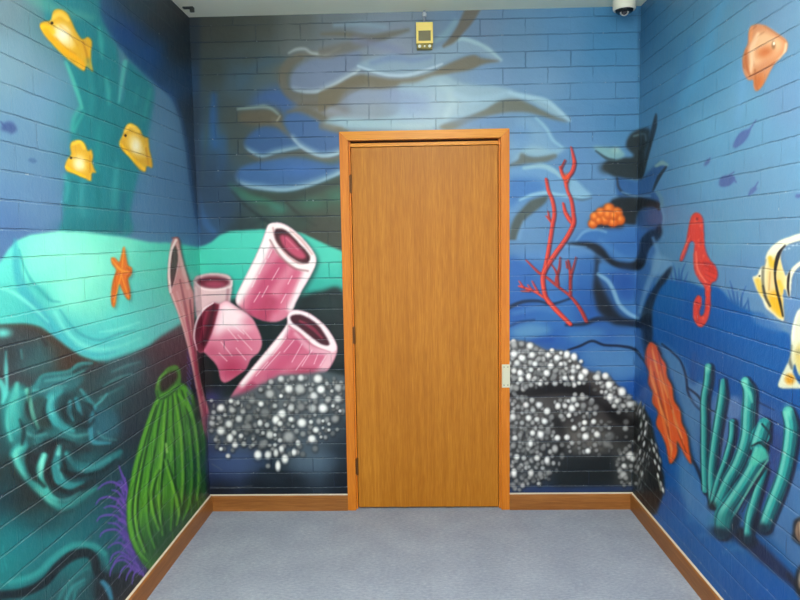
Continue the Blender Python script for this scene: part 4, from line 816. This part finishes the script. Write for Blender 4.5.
def lathe_bm(bm, prof, cx, cy, cz, n=40, rot=None):
    rings = []
    for r, z in prof:
        ring = []
        for i in range(n):
            t = 2 * math.pi * i / n
            v = Vector((r * math.cos(t), r * math.sin(t), z))
            if rot is not None: v = rot @ v
            ring.append(bm.verts.new(v + Vector((cx, cy, cz))))
        rings.append(ring)
    for a, b in zip(rings, rings[1:]):
        for i in range(n): bm.faces.new((a[i], a[(i + 1) % n], b[(i + 1) % n], b[i]))
    if prof[0][0] > 1e-5: bm.faces.new(rings[0][::-1])
    if prof[-1][0] > 1e-5: bm.faces.new(rings[-1])

def finish(bm, name, mat, parent=None, smooth=False):
    bmesh.ops.remove_doubles(bm, verts=bm.verts, dist=1e-6)
    bmesh.ops.recalc_face_normals(bm, faces=bm.faces)
    me = bpy.data.meshes.new(name); bm.to_mesh(me); bm.free()
    if smooth:
        for p in me.polygons: p.use_smooth = True
        try: me.set_sharp_from_angle(angle=math.radians(40))
        except Exception: pass
    return link(name, me, mat, parent)

# ------------------------------------------------------------------ materials
def lin(c): 
    c = np.array(c, float) / 255; return tuple(np.where(c <= .04045, c / 12.92, ((c + .055) / 1.055) ** 2.4)) + (1.0,)

def mat(name, col=(200, 200, 200), rough=.5, spec=.5, metal=0):
    m = bpy.data.materials.new(name); m.use_nodes = True
    b = m.node_tree.nodes['Principled BSDF']
    b.inputs['Base Color'].default_value = lin(col); b.inputs['Roughness'].default_value = rough
    b.inputs['Specular IOR Level'].default_value = spec; b.inputs['Metallic'].default_value = metal
    return m

def nodes(m): return m.node_tree.nodes, m.node_tree.links, m.node_tree.nodes['Principled BSDF']

def math_n(N, L, op, a, b=None, c=None):
    n = N.new('ShaderNodeMath'); n.operation = op
    for i, v in enumerate((a, b, c)):
        if v is None: continue
        if isinstance(v, (int, float)): n.inputs[i].default_value = v
        else: L.new(v, n.inputs[i])
    return n.outputs[0]

def noise(N, L, vec, scale, detail=3, rough=.5):
    n = N.new('ShaderNodeTexNoise'); n.inputs['Scale'].default_value = scale; n.inputs['Detail'].default_value = detail; n.inputs['Roughness'].default_value = rough
    L.new(vec, n.inputs['Vector']); return n

def rampn(N, L, fac, stops):
    r = N.new('ShaderNodeValToRGB'); L.new(fac, r.inputs[0])
    while len(r.color_ramp.elements) < len(stops): r.color_ramp.elements.new(.5)
    for e, (p, c) in zip(r.color_ramp.elements, stops): e.position = p; e.color = c if len(c) == 4 else lin(c)
    return r.outputs[0]

def mixc(N, L, fac, a, b, typ='MIX'):
    n = N.new('ShaderNodeMix'); n.data_type = 'RGBA'; n.blend_type = typ
    for s, v in ((n.inputs[0], fac), (n.inputs[6], a), (n.inputs[7], b)):
        if isinstance(v, (int, float)): s.default_value = v
        elif isinstance(v, tuple): s.default_value = v
        else: L.new(v, s)
    return n.outputs[2]

# brick bond measured on the wall above the door
BW, BH = 0.2386, 0.08466
Z_JOINT = 2.2519
X_JOINT, _z = px_back(346.5, 95)       # a head joint of the course just above Z_JOINT

def mural_mat(name, side):
    m = mat(name, rough=.42, spec=.2); N, L, b = nodes(m)
    tc = N.new('ShaderNodeNewGeometry'); sx = N.new('ShaderNodeSeparateXYZ'); L.new(tc.outputs['Position'], sx.inputs[0])
    u = sx.outputs['Y'] if side else sx.outputs['X']
    w1 = noise(N, L, tc.outputs['Position'], 9, 3); w2 = noise(N, L, tc.outputs['Position'], 60, 2)
    cb = N.new('ShaderNodeCombineXYZ')
    u2 = math_n(N, L, 'ADD', u, math_n(N, L, 'MULTIPLY', math_n(N, L, 'SUBTRACT', w2.outputs[0], .5), .006))
    z2 = math_n(N, L, 'ADD', sx.outputs['Z'], math_n(N, L, 'ADD', math_n(N, L, 'MULTIPLY', math_n(N, L, 'SUBTRACT', w1.outputs[0], .5), .006), math_n(N, L, 'MULTIPLY', math_n(N, L, 'SUBTRACT', w2.outputs[0], .5), .004)))
    ku = 20 * BW - (X_JOINT if not side else .05); kz = 41 * BH - Z_JOINT
    L.new(math_n(N, L, 'ADD', u2, ku), cb.inputs[0]); L.new(math_n(N, L, 'ADD', z2, kz), cb.inputs[1])
    br = N.new('ShaderNodeTexBrick'); L.new(cb.outputs[0], br.inputs['Vector'])
    for k, v in (('Scale', 1), ('Mortar Size', .0034), ('Mortar Smooth', .6), ('Bias', 0), ('Brick Width', BW), ('Row Height', BH)): br.inputs[k].default_value = v
    br.offset = .5; br.offset_frequency = 2; br.squash = 1
    br.inputs['Color1'].default_value = (0, 0, 0, 1); br.inputs['Color2'].default_value = (1, 1, 1, 1); br.inputs['Mortar'].default_value = (.5, .5, .5, 1)
    def bed(dz, size, smooth):      # bed joints only
        c2 = N.new('ShaderNodeCombineXYZ'); c2.inputs[0].default_value = 100; L.new(math_n(N, L, 'ADD', z2, kz + dz), c2.inputs[1])
        b2 = N.new('ShaderNodeTexBrick'); L.new(c2.outputs[0], b2.inputs['Vector'])
        for k, v in (('Scale', 1), ('Mortar Size', size), ('Mortar Smooth', smooth), ('Bias', 0), ('Brick Width', 1000), ('Row Height', BH)): b2.inputs[k].default_value = v
        return b2.outputs['Fac']
    full = br.outputs['Fac']; hz = bed(0, .0034, .6)
    vn = noise(N, L, tc.outputs['Position'], 7, 2)
    vt = math_n(N, L, 'MAXIMUM', math_n(N, L, 'SUBTRACT', full, hz), 0)
    vt = math_n(N, L, 'MULTIPLY', vt, rampn(N, L, vn.outputs[0], [(.42, (.08, .08, .08, 1)), (.6, (.6, .6, .6, 1) if side else (1, 1, 1, 1))]))
    fac = math_n(N, L, 'ADD', hz, vt)
    n3 = noise(N, L, tc.outputs['Position'], 5, 2)
    depth = rampn(N, L, n3.outputs[0], [(.35, (.15, .15, .15, 1)), (.62, (1, 1, 1, 1))])
    n4 = noise(N, L, tc.outputs['Position'], 130, 4, .6); n5 = noise(N, L, tc.outputs['Position'], 22, 3)
    h = math_n(N, L, 'MULTIPLY', fac, math_n(N, L, 'MULTIPLY', depth, -1.0))
    h = math_n(N, L, 'ADD', h, math_n(N, L, 'MULTIPLY', br.outputs['Color'], .12))
    h = math_n(N, L, 'ADD', h, math_n(N, L, 'MULTIPLY', n4.outputs[0], .16)); h = math_n(N, L, 'ADD', h, math_n(N, L, 'MULTIPLY', n5.outputs[0], .5))
    bp = N.new('ShaderNodeBump'); bp.inputs['Strength'].default_value = 1.0; bp.inputs['Distance'].default_value = .006
    b.inputs['Coat Weight'].default_value = .12; b.inputs['Coat Roughness'].default_value = .2
    L.new(h, bp.inputs['Height']); L.new(bp.outputs[0], b.inputs['Normal'])
    at = N.new('ShaderNodeAttribute'); at.attribute_name = 'paint'
    # thinner spray cover and pale flecks in the joints
    fl = noise(N, L, tc.outputs['Position'], 45, 3, .6)
    fk = math_n(N, L, 'MULTIPLY', math_n(N, L, 'GREATER_THAN', fl.outputs[0], .66), math_n(N, L, 'GREATER_THAN', fac, .35))
    c = mixc(N, L, math_n(N, L, 'MULTIPLY', math_n(N, L, 'MULTIPLY', fac, depth), .12 if side else .32), at.outputs['Color'], (.02, .05, .12, 1))
    c = mixc(N, L, math_n(N, L, 'MULTIPLY', fk, .35), c, (.55, .6, .6, 1))
    # painted-in highlight: light caught on the ledge under each bed joint
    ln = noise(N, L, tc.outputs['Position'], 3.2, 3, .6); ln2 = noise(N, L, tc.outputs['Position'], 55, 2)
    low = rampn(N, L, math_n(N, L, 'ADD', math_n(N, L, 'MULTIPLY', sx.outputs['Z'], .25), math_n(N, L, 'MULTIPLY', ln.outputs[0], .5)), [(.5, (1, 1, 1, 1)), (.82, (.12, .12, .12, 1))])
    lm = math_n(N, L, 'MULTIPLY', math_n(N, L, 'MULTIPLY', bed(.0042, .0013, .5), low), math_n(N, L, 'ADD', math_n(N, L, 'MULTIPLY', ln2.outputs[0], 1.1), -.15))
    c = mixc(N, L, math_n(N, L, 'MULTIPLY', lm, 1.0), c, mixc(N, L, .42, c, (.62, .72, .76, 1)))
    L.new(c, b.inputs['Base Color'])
    return m

def wood_mat(name, c0, c1, c2, axis='z', rough=.38, scale=1.0, flip=False):
    m = mat(name, rough=rough, spec=.22); N, L, b = nodes(m)
    g = N.new('ShaderNodeNewGeometry'); mp = N.new('ShaderNodeMapping'); L.new(g.outputs['Position'], mp.inputs[0])
    s = {'z': (1, 1, .035), 'x': (.035, 1, 1), 'y': (1, .035, 1)}[axis]
    mp.inputs['Scale'].default_value = s
    n1 = noise(N, L, mp.outputs[0], 260 * scale, 3, .6); n2 = noise(N, L, mp.outputs[0], 38 * scale, 3, .55); n3 = noise(N, L, mp.outputs[0], 7 * scale, 2)
    f = math_n(N, L, 'ADD', math_n(N, L, 'MULTIPLY', n1.outputs[0], .5), math_n(N, L, 'ADD', math_n(N, L, 'MULTIPLY', n2.outputs[0], .3), math_n(N, L, 'MULTIPLY', n3.outputs[0], .2)))
    L.new(rampn(N, L, f, [(.36, c0), (.5, c1), (.64, c2)]), b.inputs['Base Color'])
    bp = N.new('ShaderNodeBump'); bp.inputs['Strength'].default_value = .25; bp.inputs['Distance'].default_value = .0006
    L.new(n1.outputs[0], bp.inputs['Height']); L.new(bp.outputs[0], b.inputs['Normal'])
    return m

def carpet_mat():
    m = mat('carpet', rough=.95, spec=.1); N, L, b = nodes(m)
    g = N.new('ShaderNodeNewGeometry'); P0 = g.outputs['Position']
    n1 = noise(N, L, P0, 420, 2, .7); n2 = noise(N, L, P0, 5, 3); n0 = noise(N, L, P0, 90, 3, .6)
    mp = N.new('ShaderNodeMapping'); L.new(P0, mp.inputs[0]); mp.inputs['Scale'].default_value = (.35, 1, 1)
    n3 = noise(N, L, mp.outputs[0], 120, 2, .5)
    f = math_n(N, L, 'ADD', math_n(N, L, 'MULTIPLY', n1.outputs[0], .3), math_n(N, L, 'ADD', math_n(N, L, 'MULTIPLY', n3.outputs[0], .3), math_n(N, L, 'ADD', math_n(N, L, 'MULTIPLY', n2.outputs[0], .2), math_n(N, L, 'MULTIPLY', n0.outputs[0], .2))))
    L.new(rampn(N, L, f, [(.32, FLOOR[0]), (.5, FLOOR[1]), (.68, FLOOR[2])]), b.inputs['Base Color'])
    wv = N.new('ShaderNodeTexWave'); wv.bands_direction = 'Y'; wv.inputs['Scale'].default_value = 48; wv.inputs['Distortion'].default_value = 2.5; wv.inputs['Detail'].default_value = 2
    L.new(P0, wv.inputs['Vector'])
    h = math_n(N, L, 'ADD', math_n(N, L, 'MULTIPLY', wv.outputs['Fac'], .5), n1.outputs[0])
    bp = N.new('ShaderNodeBump'); bp.inputs['Strength'].default_value = .6; bp.inputs['Distance'].default_value = .002
    L.new(h, bp.inputs['Height']); L.new(bp.outputs[0], b.inputs['Normal'])
    return m

def plaster_mat(name, col, rough=.8):
    m = mat(name, col, rough, .3); N, L, b = nodes(m); g = N.new('ShaderNodeNewGeometry')
    n = noise(N, L, g.outputs['Position'], 60, 4); bp = N.new('ShaderNodeBump'); bp.inputs['Strength'].default_value = .2; bp.inputs['Distance'].default_value = .001
    L.new(n.outputs[0], bp.inputs['Height']); L.new(bp.outputs[0], b.inputs['Normal'])
    n2 = noise(N, L, g.outputs['Position'], 4, 3); c = lin(col); L.new(mixc(N, L, n2.outputs[0], tuple(x * .94 for x in c[:3]) + (1,), tuple(min(1, x * 1.05) for x in c[:3]) + (1,)), b.inputs['Base Color'])
    return m

# ------------------------------------------------------------------ painted walls
FLOOR = ((120, 130, 148), (148, 157, 174), (174, 182, 196))
PGAIN = (1.0, 1.0, 1.0)

def sample(px, py):
    u = np.clip((px - CX0) * SC - .5, 0, CW - 1.001); v = np.clip((py - CY0) * SC - .5, 0, CH - 1.001)
    iu = u.astype(int); iv = v.astype(int); fu = (u - iu)[:, None]; fv = (v - iv)[:, None]
    return (CAN[iv, iu] * (1 - fu) + CAN[iv, iu + 1] * fu) * (1 - fv) + (CAN[iv + 1, iu] * (1 - fu) + CAN[iv + 1, iu + 1] * fu) * fv

def grid_mesh(name, V, Fc, colr):
    used, inv = np.unique(Fc.ravel(), return_inverse=True)
    V = V[used]; colr = colr[used]; Fc = inv.reshape(-1, 4).astype(np.int32)
    me = bpy.data.meshes.new(name)
    me.vertices.add(len(V)); me.vertices.foreach_set('co', V.astype(np.float32).ravel())
    me.loops.add(Fc.size); me.loops.foreach_set('vertex_index', Fc.ravel())
    me.polygons.add(len(Fc)); me.polygons.foreach_set('loop_start', np.arange(0, Fc.size, 4, dtype=np.int32))
    me.update(calc_edges=True)
    ca = me.color_attributes.new('paint', 'FLOAT_COLOR', 'POINT')
    ca.data.foreach_set('color', np.hstack([colr, np.ones((len(colr), 1))]).astype(np.float32).ravel())
    return me

def painted_wall(name, side, us, zs, mats, slabs, label, hole=None):
    """side: 0 back, -1 left, 1 right; us along the wall, zs up"""
    U, Z = np.meshgrid(us, zs); n, k = U.shape
    if side == 0:
        V = np.stack([U.ravel(), np.full(U.size, D), Z.ravel()], 1); VP = V
    else:
        V = np.stack([np.full(U.size, XL if side < 0 else XR), U.ravel(), Z.ravel()], 1)
        VP = V.copy(); VP[:, 1] = np.maximum(VP[:, 1], 1.22)
    px, py = world_px(VP)
    c = sample(px, py)
    c = np.where(c <= .04045, c / 12.92, ((c + .055) / 1.055) ** 2.4) * np.array(PGAIN)
    c = np.clip(c, 0, 1) ** 1.08 * .97
    idx = np.arange(n * k).reshape(n, k)
    a, b, cc, d = idx[:-1, :-1].ravel(), idx[:-1, 1:].ravel(), idx[1:, 1:].ravel(), idx[1:, :-1].ravel()
    Fc = np.stack([a, b, cc, d], 1) if side <= 0 else np.stack([b, a, d, cc], 1)
    if side < 0: Fc = Fc[:, ::-1] if False else Fc
    ctr = V[Fc].mean(1); cp = VP[Fc].mean(1)
    fx, fy = world_px(cp)
    iu = np.clip(((fx - CX0) * SC).astype(int), 0, CW - 1); iv = np.clip(((fy - CY0) * SC).astype(int), 0, CH - 1)
    ids = MID[iv, iu]
    if side != 0: ids[ctr[:, 1] < 1.3] = 0
    if hole is not None:
        x0, x1, z1 = hole
        keep = ~((ctr[:, 0] > x0) & (ctr[:, 0] < x1) & (ctr[:, 2] < z1))
        Fc, ids = Fc[keep], ids[keep]
    cnt = np.bincount(ids, minlength=len(MOTIFS) + 1)
    mine = [i for i in range(1, len(MOTIFS) + 1) if cnt[i] > (60 if i not in PRIMARY or PRIMARY[i] == side else 100000)]
    me = grid_mesh(name, V, Fc[~np.isin(ids, mine)], c)
    # the masonry behind the painted face
    bm = bmesh.new(); bm.from_mesh(me)
    for s in slabs: box_bm(bm, *s, mi=1)
    bm.to_mesh(me); bm.free()
    w = link(name, me, mats)
    tag(w, label, 'wall', 'structure')
    for i in mine:
        nm, lb = MOTIFS[i - 1]
        o = link(nm, grid_mesh(nm, V, Fc[ids == i], c), mats[0], w); tag(o, lb)
    return w

PRIMARY = {}

def build():
    scene = bpy.context.scene
    paint()
    masonry = plaster_mat('masonry', (150, 140, 130), .9)
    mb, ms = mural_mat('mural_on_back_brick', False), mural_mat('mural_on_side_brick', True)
    for i, (nm, lb) in enumerate(MOTIFS, 1):      # motifs that barely touch a second wall stay on one
        PRIMARY[i] = -1 if (nm in ('painted_seaweed', 'painted_starfish', 'painted_sea_plume') or 'green' in lb or 'left wall' in lb) else (1 if 'right wall' in lb or 'orange ragged' in lb else 99)
        if PRIMARY[i] == 99: del PRIMARY[i]
    T = .11
    xs = np.linspace(XL, XR, 600); zs = np.linspace(0, H, 690)
    hole = (DL + .03, DR - .03, DT - .03)
    painted_wall('wall_back', 0, xs, zs, [mb, masonry],
                 [(XL - T, DL + .03, D + .002, D + T, 0, H), (DR - .03, XR + T, D + .002, D + T, 0, H), (DL + .03, DR - .03, D + .002, D + T, DT - .03, H)],
                 'painted brick back wall with undersea mural around the wooden door', hole)
    ys = [D]
    while ys[-1] > 1.3: ys.append(ys[-1] - .0027 * (ys[-1] / 1.75) ** 1.6)
    ys = ys[::-1]; near = list(np.arange(-1.6, ys[0] - .02, .05)); ys = np.array(near + ys)
    zs2 = np.linspace(0, H, 900)
    painted_wall('wall_left', -1, ys, zs2, [ms, masonry], [(XL - T, XL - .002, -1.6, D + T, 0, H)], 'brick left wall painted with yellow fish, pale mound and dark rocks')
    painted_wall('wall_right', 1, ys, zs2, [ms, masonry], [(XR + .002, XR + T, -1.6, D + T, 0, H)], 'brick right wall painted blue with seahorse, fish and turquoise sponges')
    # floor and ceiling
    bm = bmesh.new(); box_bm(bm, XL - T, XR + T, -1.6, D + T, -.1, 0)
    tag(finish(bm, 'floor', carpet_mat()), 'blue grey low pile carpet floor', 'floor', 'structure')
    bm = bmesh.new(); box_bm(bm, XL - T, XR + T, -1.6, D + T, H, H + .08)
    tag(finish(bm, 'ceiling', plaster_mat('ceiling_paint', (244, 242, 218))), 'plain off white plaster ceiling', 'ceiling', 'structure')
    # skirting boards
    wb = wood_mat('skirting_wood', (128, 78, 34), (146, 92, 44), (166, 110, 58), 'x'); wbs = wood_mat('skirting_wood_side', (128, 78, 34), (146, 92, 44), (166, 110, 58), 'y')
    pale_strip = mat('pale_edge', (206, 196, 178), .5)  # pale strip along the top of each skirting board
    th = .016
    def skirt(name, x0, x1, y0, y1, axis, label, mt):
        bm = bmesh.new(); prof_t = .005
        if axis == 'x':
            prism_bm(bm, [(D, 0), (D - th, 0), (D - th, HB - prof_t), (D - th + prof_t, HB), (D, HB)], 'x', x0, x1)
        elif x0 < 0:
            prism_bm(bm, [(XL, 0), (XL + th, 0), (XL + th, HB - prof_t), (XL + th - prof_t, HB), (XL, HB)], 'y', y0, y1)
        else:
            prism_bm(bm, [(XR, 0), (XR - th, 0), (XR - th, HB - prof_t), (XR - th + prof_t, HB), (XR, HB)], 'y', y0, y1)
        o = tag(finish(bm, name, mt), label, 'skirting board', 'structure')
        bm = bmesh.new()
        if axis == 'x': prism_bm(bm, [(D, HB), (D - .009, HB), (D - .004, HB + .0035), (D, HB + .005)], 'x', x0, x1)
        elif x0 < 0: prism_bm(bm, [(XL, HB), (XL + .008, HB), (XL + .003, HB + .003), (XL, HB + .004)], 'y', y0, y1)
        else: prism_bm(bm, [(XR, HB), (XR - .008, HB), (XR - .003, HB + .003), (XR, HB + .004)], 'y', y0, y1)
        tag(finish(bm, 'pale_edge', pale_strip, o), 'pale line along the top edge')
    skirt('baseboard_left', XL, XL, -1.6, D - th, 'y', 'brown wooden skirting board along the left wall', wbs)
    skirt('baseboard_right', XR, XR, -1.6, D - th, 'y', 'brown wooden skirting board along the right wall', wbs)
    skirt('baseboard_back', XL, DL, 0, 0, 'x', 'short brown skirting board left of the door', wb)
    skirt('baseboard_back', DR, XR, 0, 0, 'x', 'short brown skirting board right of the door', wb)
    build_door(); build_box(); build_cctv(); build_lights()
    # camera
    cd = bpy.data.cameras.new('camera'); cam = bpy.data.objects.new('camera', cd); COL.objects.link(cam)
    cd.sensor_width = 36; cd.lens = 36 * F_PX / 800; cd.clip_start = .02
    M = Matrix(((RB[0], UB[0], -FB[0], 0), (RB[1], UB[1], -FB[1], 0), (RB[2], UB[2], -FB[2], CAMZ), (0, 0, 0, 1)))
    cam.matrix_world = M
    scene.camera = cam
    vs = scene.view_settings; vs.view_transform = 'Standard'; vs.look = 'None'; vs.gamma = 1; vs.use_curve_mapping = False; vs.exposure = EXPO

def build_door():
    fw = wood_mat('frame_wood', (188, 104, 24), (202, 116, 30), (216, 132, 42), 'z', .35); fwx = wood_mat('frame_wood_head', (202, 122, 30), (216, 138, 40), (228, 154, 54), 'x', .35)
    lw = wood_mat('door_veneer', (158, 94, 18), (174, 108, 24), (192, 126, 36), 'z', .42, 1.2)
    root = empty('door_1', ((DL + DR) / 2, D, 0), label='plain brown wood veneer door closed in an orange-brown frame', cat='door', kind='structure')
    fwid = .047; yf = D - .014; yb = D + .1
    for x0, x1 in ((DL, DL + fwid), (DR - fwid, DR)):
        bm = bmesh.new(); inl = x1 if x0 == DL else x0; out = x0 if x0 == DL else x1
        prism_bm(bm, [(out, 0), (inl, 0), (inl, DT - fwid), (out, DT)], 'y', yf, yb); bmesh.ops.bevel(bm, geom=bm.edges[:], offset=.0022, segments=2, affect='EDGES')
        finish(bm, 'jamb', fw, root)
    bm = bmesh.new(); prism_bm(bm, [(DL + .0006, DT), (DR - .0006, DT), (DR - fwid - .0006, DT - fwid), (DL + fwid + .0006, DT - fwid)], 'y', yf, yb); bmesh.ops.bevel(bm, geom=bm.edges[:], offset=.0022, segments=2, affect='EDGES'); finish(bm, 'frame_head', fwx, root)
    xi0, xi1 = DL + fwid, DR - fwid
    # rebate of the frame that the leaf closes against
    st = .009
    for x0, x1 in ((xi0, xi0 + st), (xi1 - st, xi1)):
        bm = bmesh.new(); box_bm(bm, x0, x1, D + .010, yb, 0, DT - fwid - .0, .0015); finish(bm, 'door_stop', fw, root)
    bm = bmesh.new(); box_bm(bm, xi0 + st, xi1 - st, D + .010, yb, DT - fwid - .032, DT - fwid - .013, .0015); finish(bm, 'door_stop', fwx, root)
    lx0, lx1, lz = xi0 + st + .003, xi1 - st - .003, DT - fwid - .035
    bm = bmesh.new(); box_bm(bm, lx0, lx1, D + .014, D + .05, .008, lz, .0015)
    leaf = finish(bm, 'door_leaf', lw, root)
    # dark sheet coloured as the shade in the gaps round leaf and head
    bm = bmesh.new(); box_bm(bm, lx0 - .003, lx1 + .003, D + .052, D + .06, 0, lz + .004); box_bm(bm, xi0, xi1, D + .034, D + .06, DT - fwid - .02, DT - fwid); finish(bm, 'shade_backing', mat('gap_shade', (52, 30, 14), .9), root)
    # strike plate on the right jamb
    brass = mat('strike_metal', (206, 204, 176), .35, .5, .35)
    (px0, pz1), (px1, pz0) = px_back(501.8, 364.5, D - .014), px_back(509.2, 387.5, D - .014)
    bm = bmesh.new(); box_bm(bm, px0, DR + .001, yf - .002, yf + .004, pz0, pz1, .0012)
    box_bm(bm, DR - .001, DR + .0015, yf - .002, D - .001, pz0, pz1, .0005)
    sp = finish(bm, 'strike_plate', brass, root); tag(sp, 'pale metal lock plate on the right side of the frame')
    bm = bmesh.new()
    for zz in (pz0 + .014, pz1 - .014):
        for xx in (px0 + .012, DR - .010):
            lathe_bm(bm, [(.0032, 0), (.0028, .0012), (0, .0014)], xx, yf - .002, zz, 12, Matrix.Rotation(math.pi / 2, 3, 'X'))
    finish(bm, 'screw', mat('screw_metal', (96, 92, 80), .4, .5, .7), sp)
    bm = bmesh.new(); box_bm(bm, px0 + .001, px0 + .009, yf - .0045, yf - .0005, pz0 + .022, pz1 - .022, .001); finish(bm, 'lip', brass, sp)
    # hinges on the left
    hm = mat('hinge_metal', (110, 72, 36), .45, .5, .6)
    for z in (1.83, 1.0, .25):
        bm = bmesh.new(); lathe_bm(bm, [(0, -.052), (.0035, -.05), (.0055, -.046), (.0055, .046), (.0035, .05), (0, .052)], lx0 - .002, D + .005, z, 16)
        box_bm(bm, lx0 - .014, lx0 - .002, D + .004, D + .007, z - .045, z + .045); finish(bm, 'hinge', hm, root)

def build_box():
    """the small yellow wall unit over the door"""
    yel = mat('yellow_plastic', (255, 228, 122), .45); olive = mat('olive_plastic', (150, 136, 62), .5); glass = mat('dull_window', (128, 122, 92), .25); galv = mat('conduit_metal', (150, 158, 170), .4, .5, .3)
    (x0, z1), (x1, z0) = px_back(416, 23, D - .03), px_back(433, 43.5, D - .03)
    zb = px_back(424, 49, D - .03)[1]; xc = (x0 + x1) / 2
    root = empty('wall_alarm_unit', (xc, D, zb), label='small yellow wall unit with a square window, mounted above the door', cat='alarm unit')
    bm = bmesh.new(); box_bm(bm, x0, x1, D - .034, D - .001, z0 - .004, z1, .004); finish(bm, 'casing', olive, root)
    h = z1 - z0; w = x1 - x0
    bm = bmesh.new()   # cover ring with a square opening
    wy0, wy1 = z0 + .012, z0 + h * .60; wx0, wx1 = x0 + .012, x1 - .012
    for b in ((x0, wx0, z0, z1), (wx1, x1, z0, z1), (wx0, wx1, z0, wy0), (wx0, wx1, wy1, z1)): box_bm(bm, b[0], b[1], D - .042, D - .0335, b[2], b[3], .0012)
    cv = finish(bm, 'cover', yel, root); tag(cv, 'bright yellow front cover')
    bm = bmesh.new(); box_bm(bm, wx0 - .001, wx1 + .001, D - .038, D - .0338, wy0 - .001, wy1 + .001, .001)
    finish(bm, 'window', glass, root)
    bm = bmesh.new(); box_bm(bm, x0 + .003, x1 - .003, D - .038, D - .001, zb, z0 - .0035, .003); finish(bm, 'terminal_block', olive, root)
    wht = mat('screw_white', (240, 240, 225), .4)
    for fx, r in ((.2, .008), (.5, .0045), (.8, .008)):
        bm = bmesh.new(); lathe_bm(bm, [(r, 0), (r, .004), (r * .7, .006), (0, .0065)], x0 + w * fx, D - .0375, zb + .012, 18, Matrix.Rotation(math.pi / 2, 3, 'X')); finish(bm, 'screw', wht, root, True)
    # cable conduit to the ceiling
    t = empty('cable_conduit', (xc, D - .01, z1), label='thin grey cable pipe running from the yellow unit up to the ceiling', cat='conduit')
    bm = bmesh.new(); lathe_bm(bm, [(.0065, z1 + .0005), (.0065, H)], xc, D - .01, 0, 16); finish(bm, 'pipe', galv, t, True)
    bm = bmesh.new(); lathe_bm(bm, [(.012, H - .03), (.012, H - .014), (.009, H - .011)], xc, D - .0125, 0, 20); finish(bm, 'coupling', mat('coupling_grey', (190, 194, 196), .5), t, True)
    bm = bmesh.new(); box_bm(bm, xc - .016, xc + .016, D - .004, D - .0005, H - .07, H - .058, .001); box_bm(bm, xc - .008, xc + .008, D - .018, D - .003, H - .068, H - .060, .001); finish(bm, 'saddle_clip', galv, t)

def build_cctv():
    yc = D - .14
    (xc, zb) = px_back(627.5, 7.0, yc - .05)
    xc = min(xc, XR - .058)
    root = empty('security_camera', (xc, yc, H), label='white dome security camera on the ceiling near the right corner', cat='security camera')
    wh = mat('camera_plastic', (232, 228, 208), .4); blk = mat('camera_black', (22, 22, 24), .25); eye = mat('camera_eye', (206, 200, 190), .3); lens = mat('lens_glass', (10, 8, 10), .08, .8)
    R = .056
    bm = bmesh.new(); lathe_bm(bm, [(R * .98, H - .0005), (R, H - .006), (R, zb + .012), (R * .96, zb + .003), (R * .86, zb), (R * .80, zb + .006), (R * .80, zb + .02), (0, zb + .02)], xc, yc, 0, 56); finish(bm, 'housing', wh, root, True)
    bm = bmesh.new(); lathe_bm(bm, [(R * .79, zb + .01), (R * .76, zb - .004), (R * .66, zb - .010), (R * .5, zb - .012), (0, zb - .012)], xc, yc, 0, 48); finish(bm, 'shroud', blk, root, True)
    d = Vector((-.25, -.86, -.42)).normalized(); rot = d.to_track_quat('Z', 'Y').to_matrix()
    c = Vector((xc - .002, yc - .008, zb - .006))
    bm = bmesh.new(); r = .023
    prof = [(r * math.sin(a), -r * math.cos(a)) for a in np.linspace(0, math.pi * .78, 18)] + [(r * .52, r * .74), (0, r * .74)]
    lathe_bm(bm, prof, *c, 36, rot); ey = finish(bm, 'eyeball', eye, root, True)
    bm = bmesh.new(); lathe_bm(bm, [(r * .62, r * .70), (r * .62, r * .84), (r * .5, r * .9), (r * .46, r * .8), (0, r * .78)], *c, 28, rot)
    finish(bm, 'lens', lens, root, True)
    # small dark fitting on the ceiling by the left corner
    t = empty('ceiling_clip', (-1.145, D - .15, H), label='small dark clip on the ceiling close to the left wall', cat='clip')
    dk = mat('dark_clip', (36, 42, 38), .6)
    bm = bmesh.new(); box_bm(bm, -1.175, -1.12, D - .165, D - .14, H - .008, H - .0005, .002); finish(bm, 'plate', dk, t)
    bm = bmesh.new(); box_bm(bm, -1.14, -1.118, D - .16, D - .145, H - .026, H - .007, .003); finish(bm, 'hook', dk, t)

EXPO = 1.3
def build_lights():
    # ceiling luminaire out of the picture, in front of the back wall
    def lum(x, y, w, l, power, label):
        t = empty('ceiling_light', (x, y, H), label=label, cat='ceiling light')
        bm = bmesh.new()
        for b in ((x - w / 2 - .02, x - w / 2, y - l / 2 - .02, y + l / 2 + .02), (x + w / 2, x + w / 2 + .02, y - l / 2 - .02, y + l / 2 + .02), (x - w / 2, x + w / 2, y - l / 2 - .02, y - l / 2), (x - w / 2, x + w / 2, y + l / 2, y + l / 2 + .02)):
            box_bm(bm, b[0], b[1], b[2], b[3], H - .05, H - .0005)
        finish(bm, 'frame', mat('light_frame', (230, 230, 225), .5), t)
        m = mat('diffuser', (240, 240, 235), .5); b = m.node_tree.nodes['Principled BSDF']; b.inputs['Emission Color'].default_value = (1, .95, .83, 1); b.inputs['Emission Strength'].default_value = power
        bm = bmesh.new(); box_bm(bm, x - w / 2, x + w / 2, y - l / 2, y + l / 2, H - .15, H - .045, .01); finish(bm, 'diffuser', m, t)
    lum(LX, LY, .55, 1.15, LP, 'rectangular ceiling light panel in front of the door')
    w = bpy.data.worlds.new('world'); bpy.context.scene.world = w; w.use_nodes = True
    bg = w.node_tree.nodes['Background']; bg.inputs[0].default_value = (.93, .97, 1.0, 1); bg.inputs[1].default_value = WS
LX, LY, LP, WS = .12, 1.25, 16.5, 1.8

build()
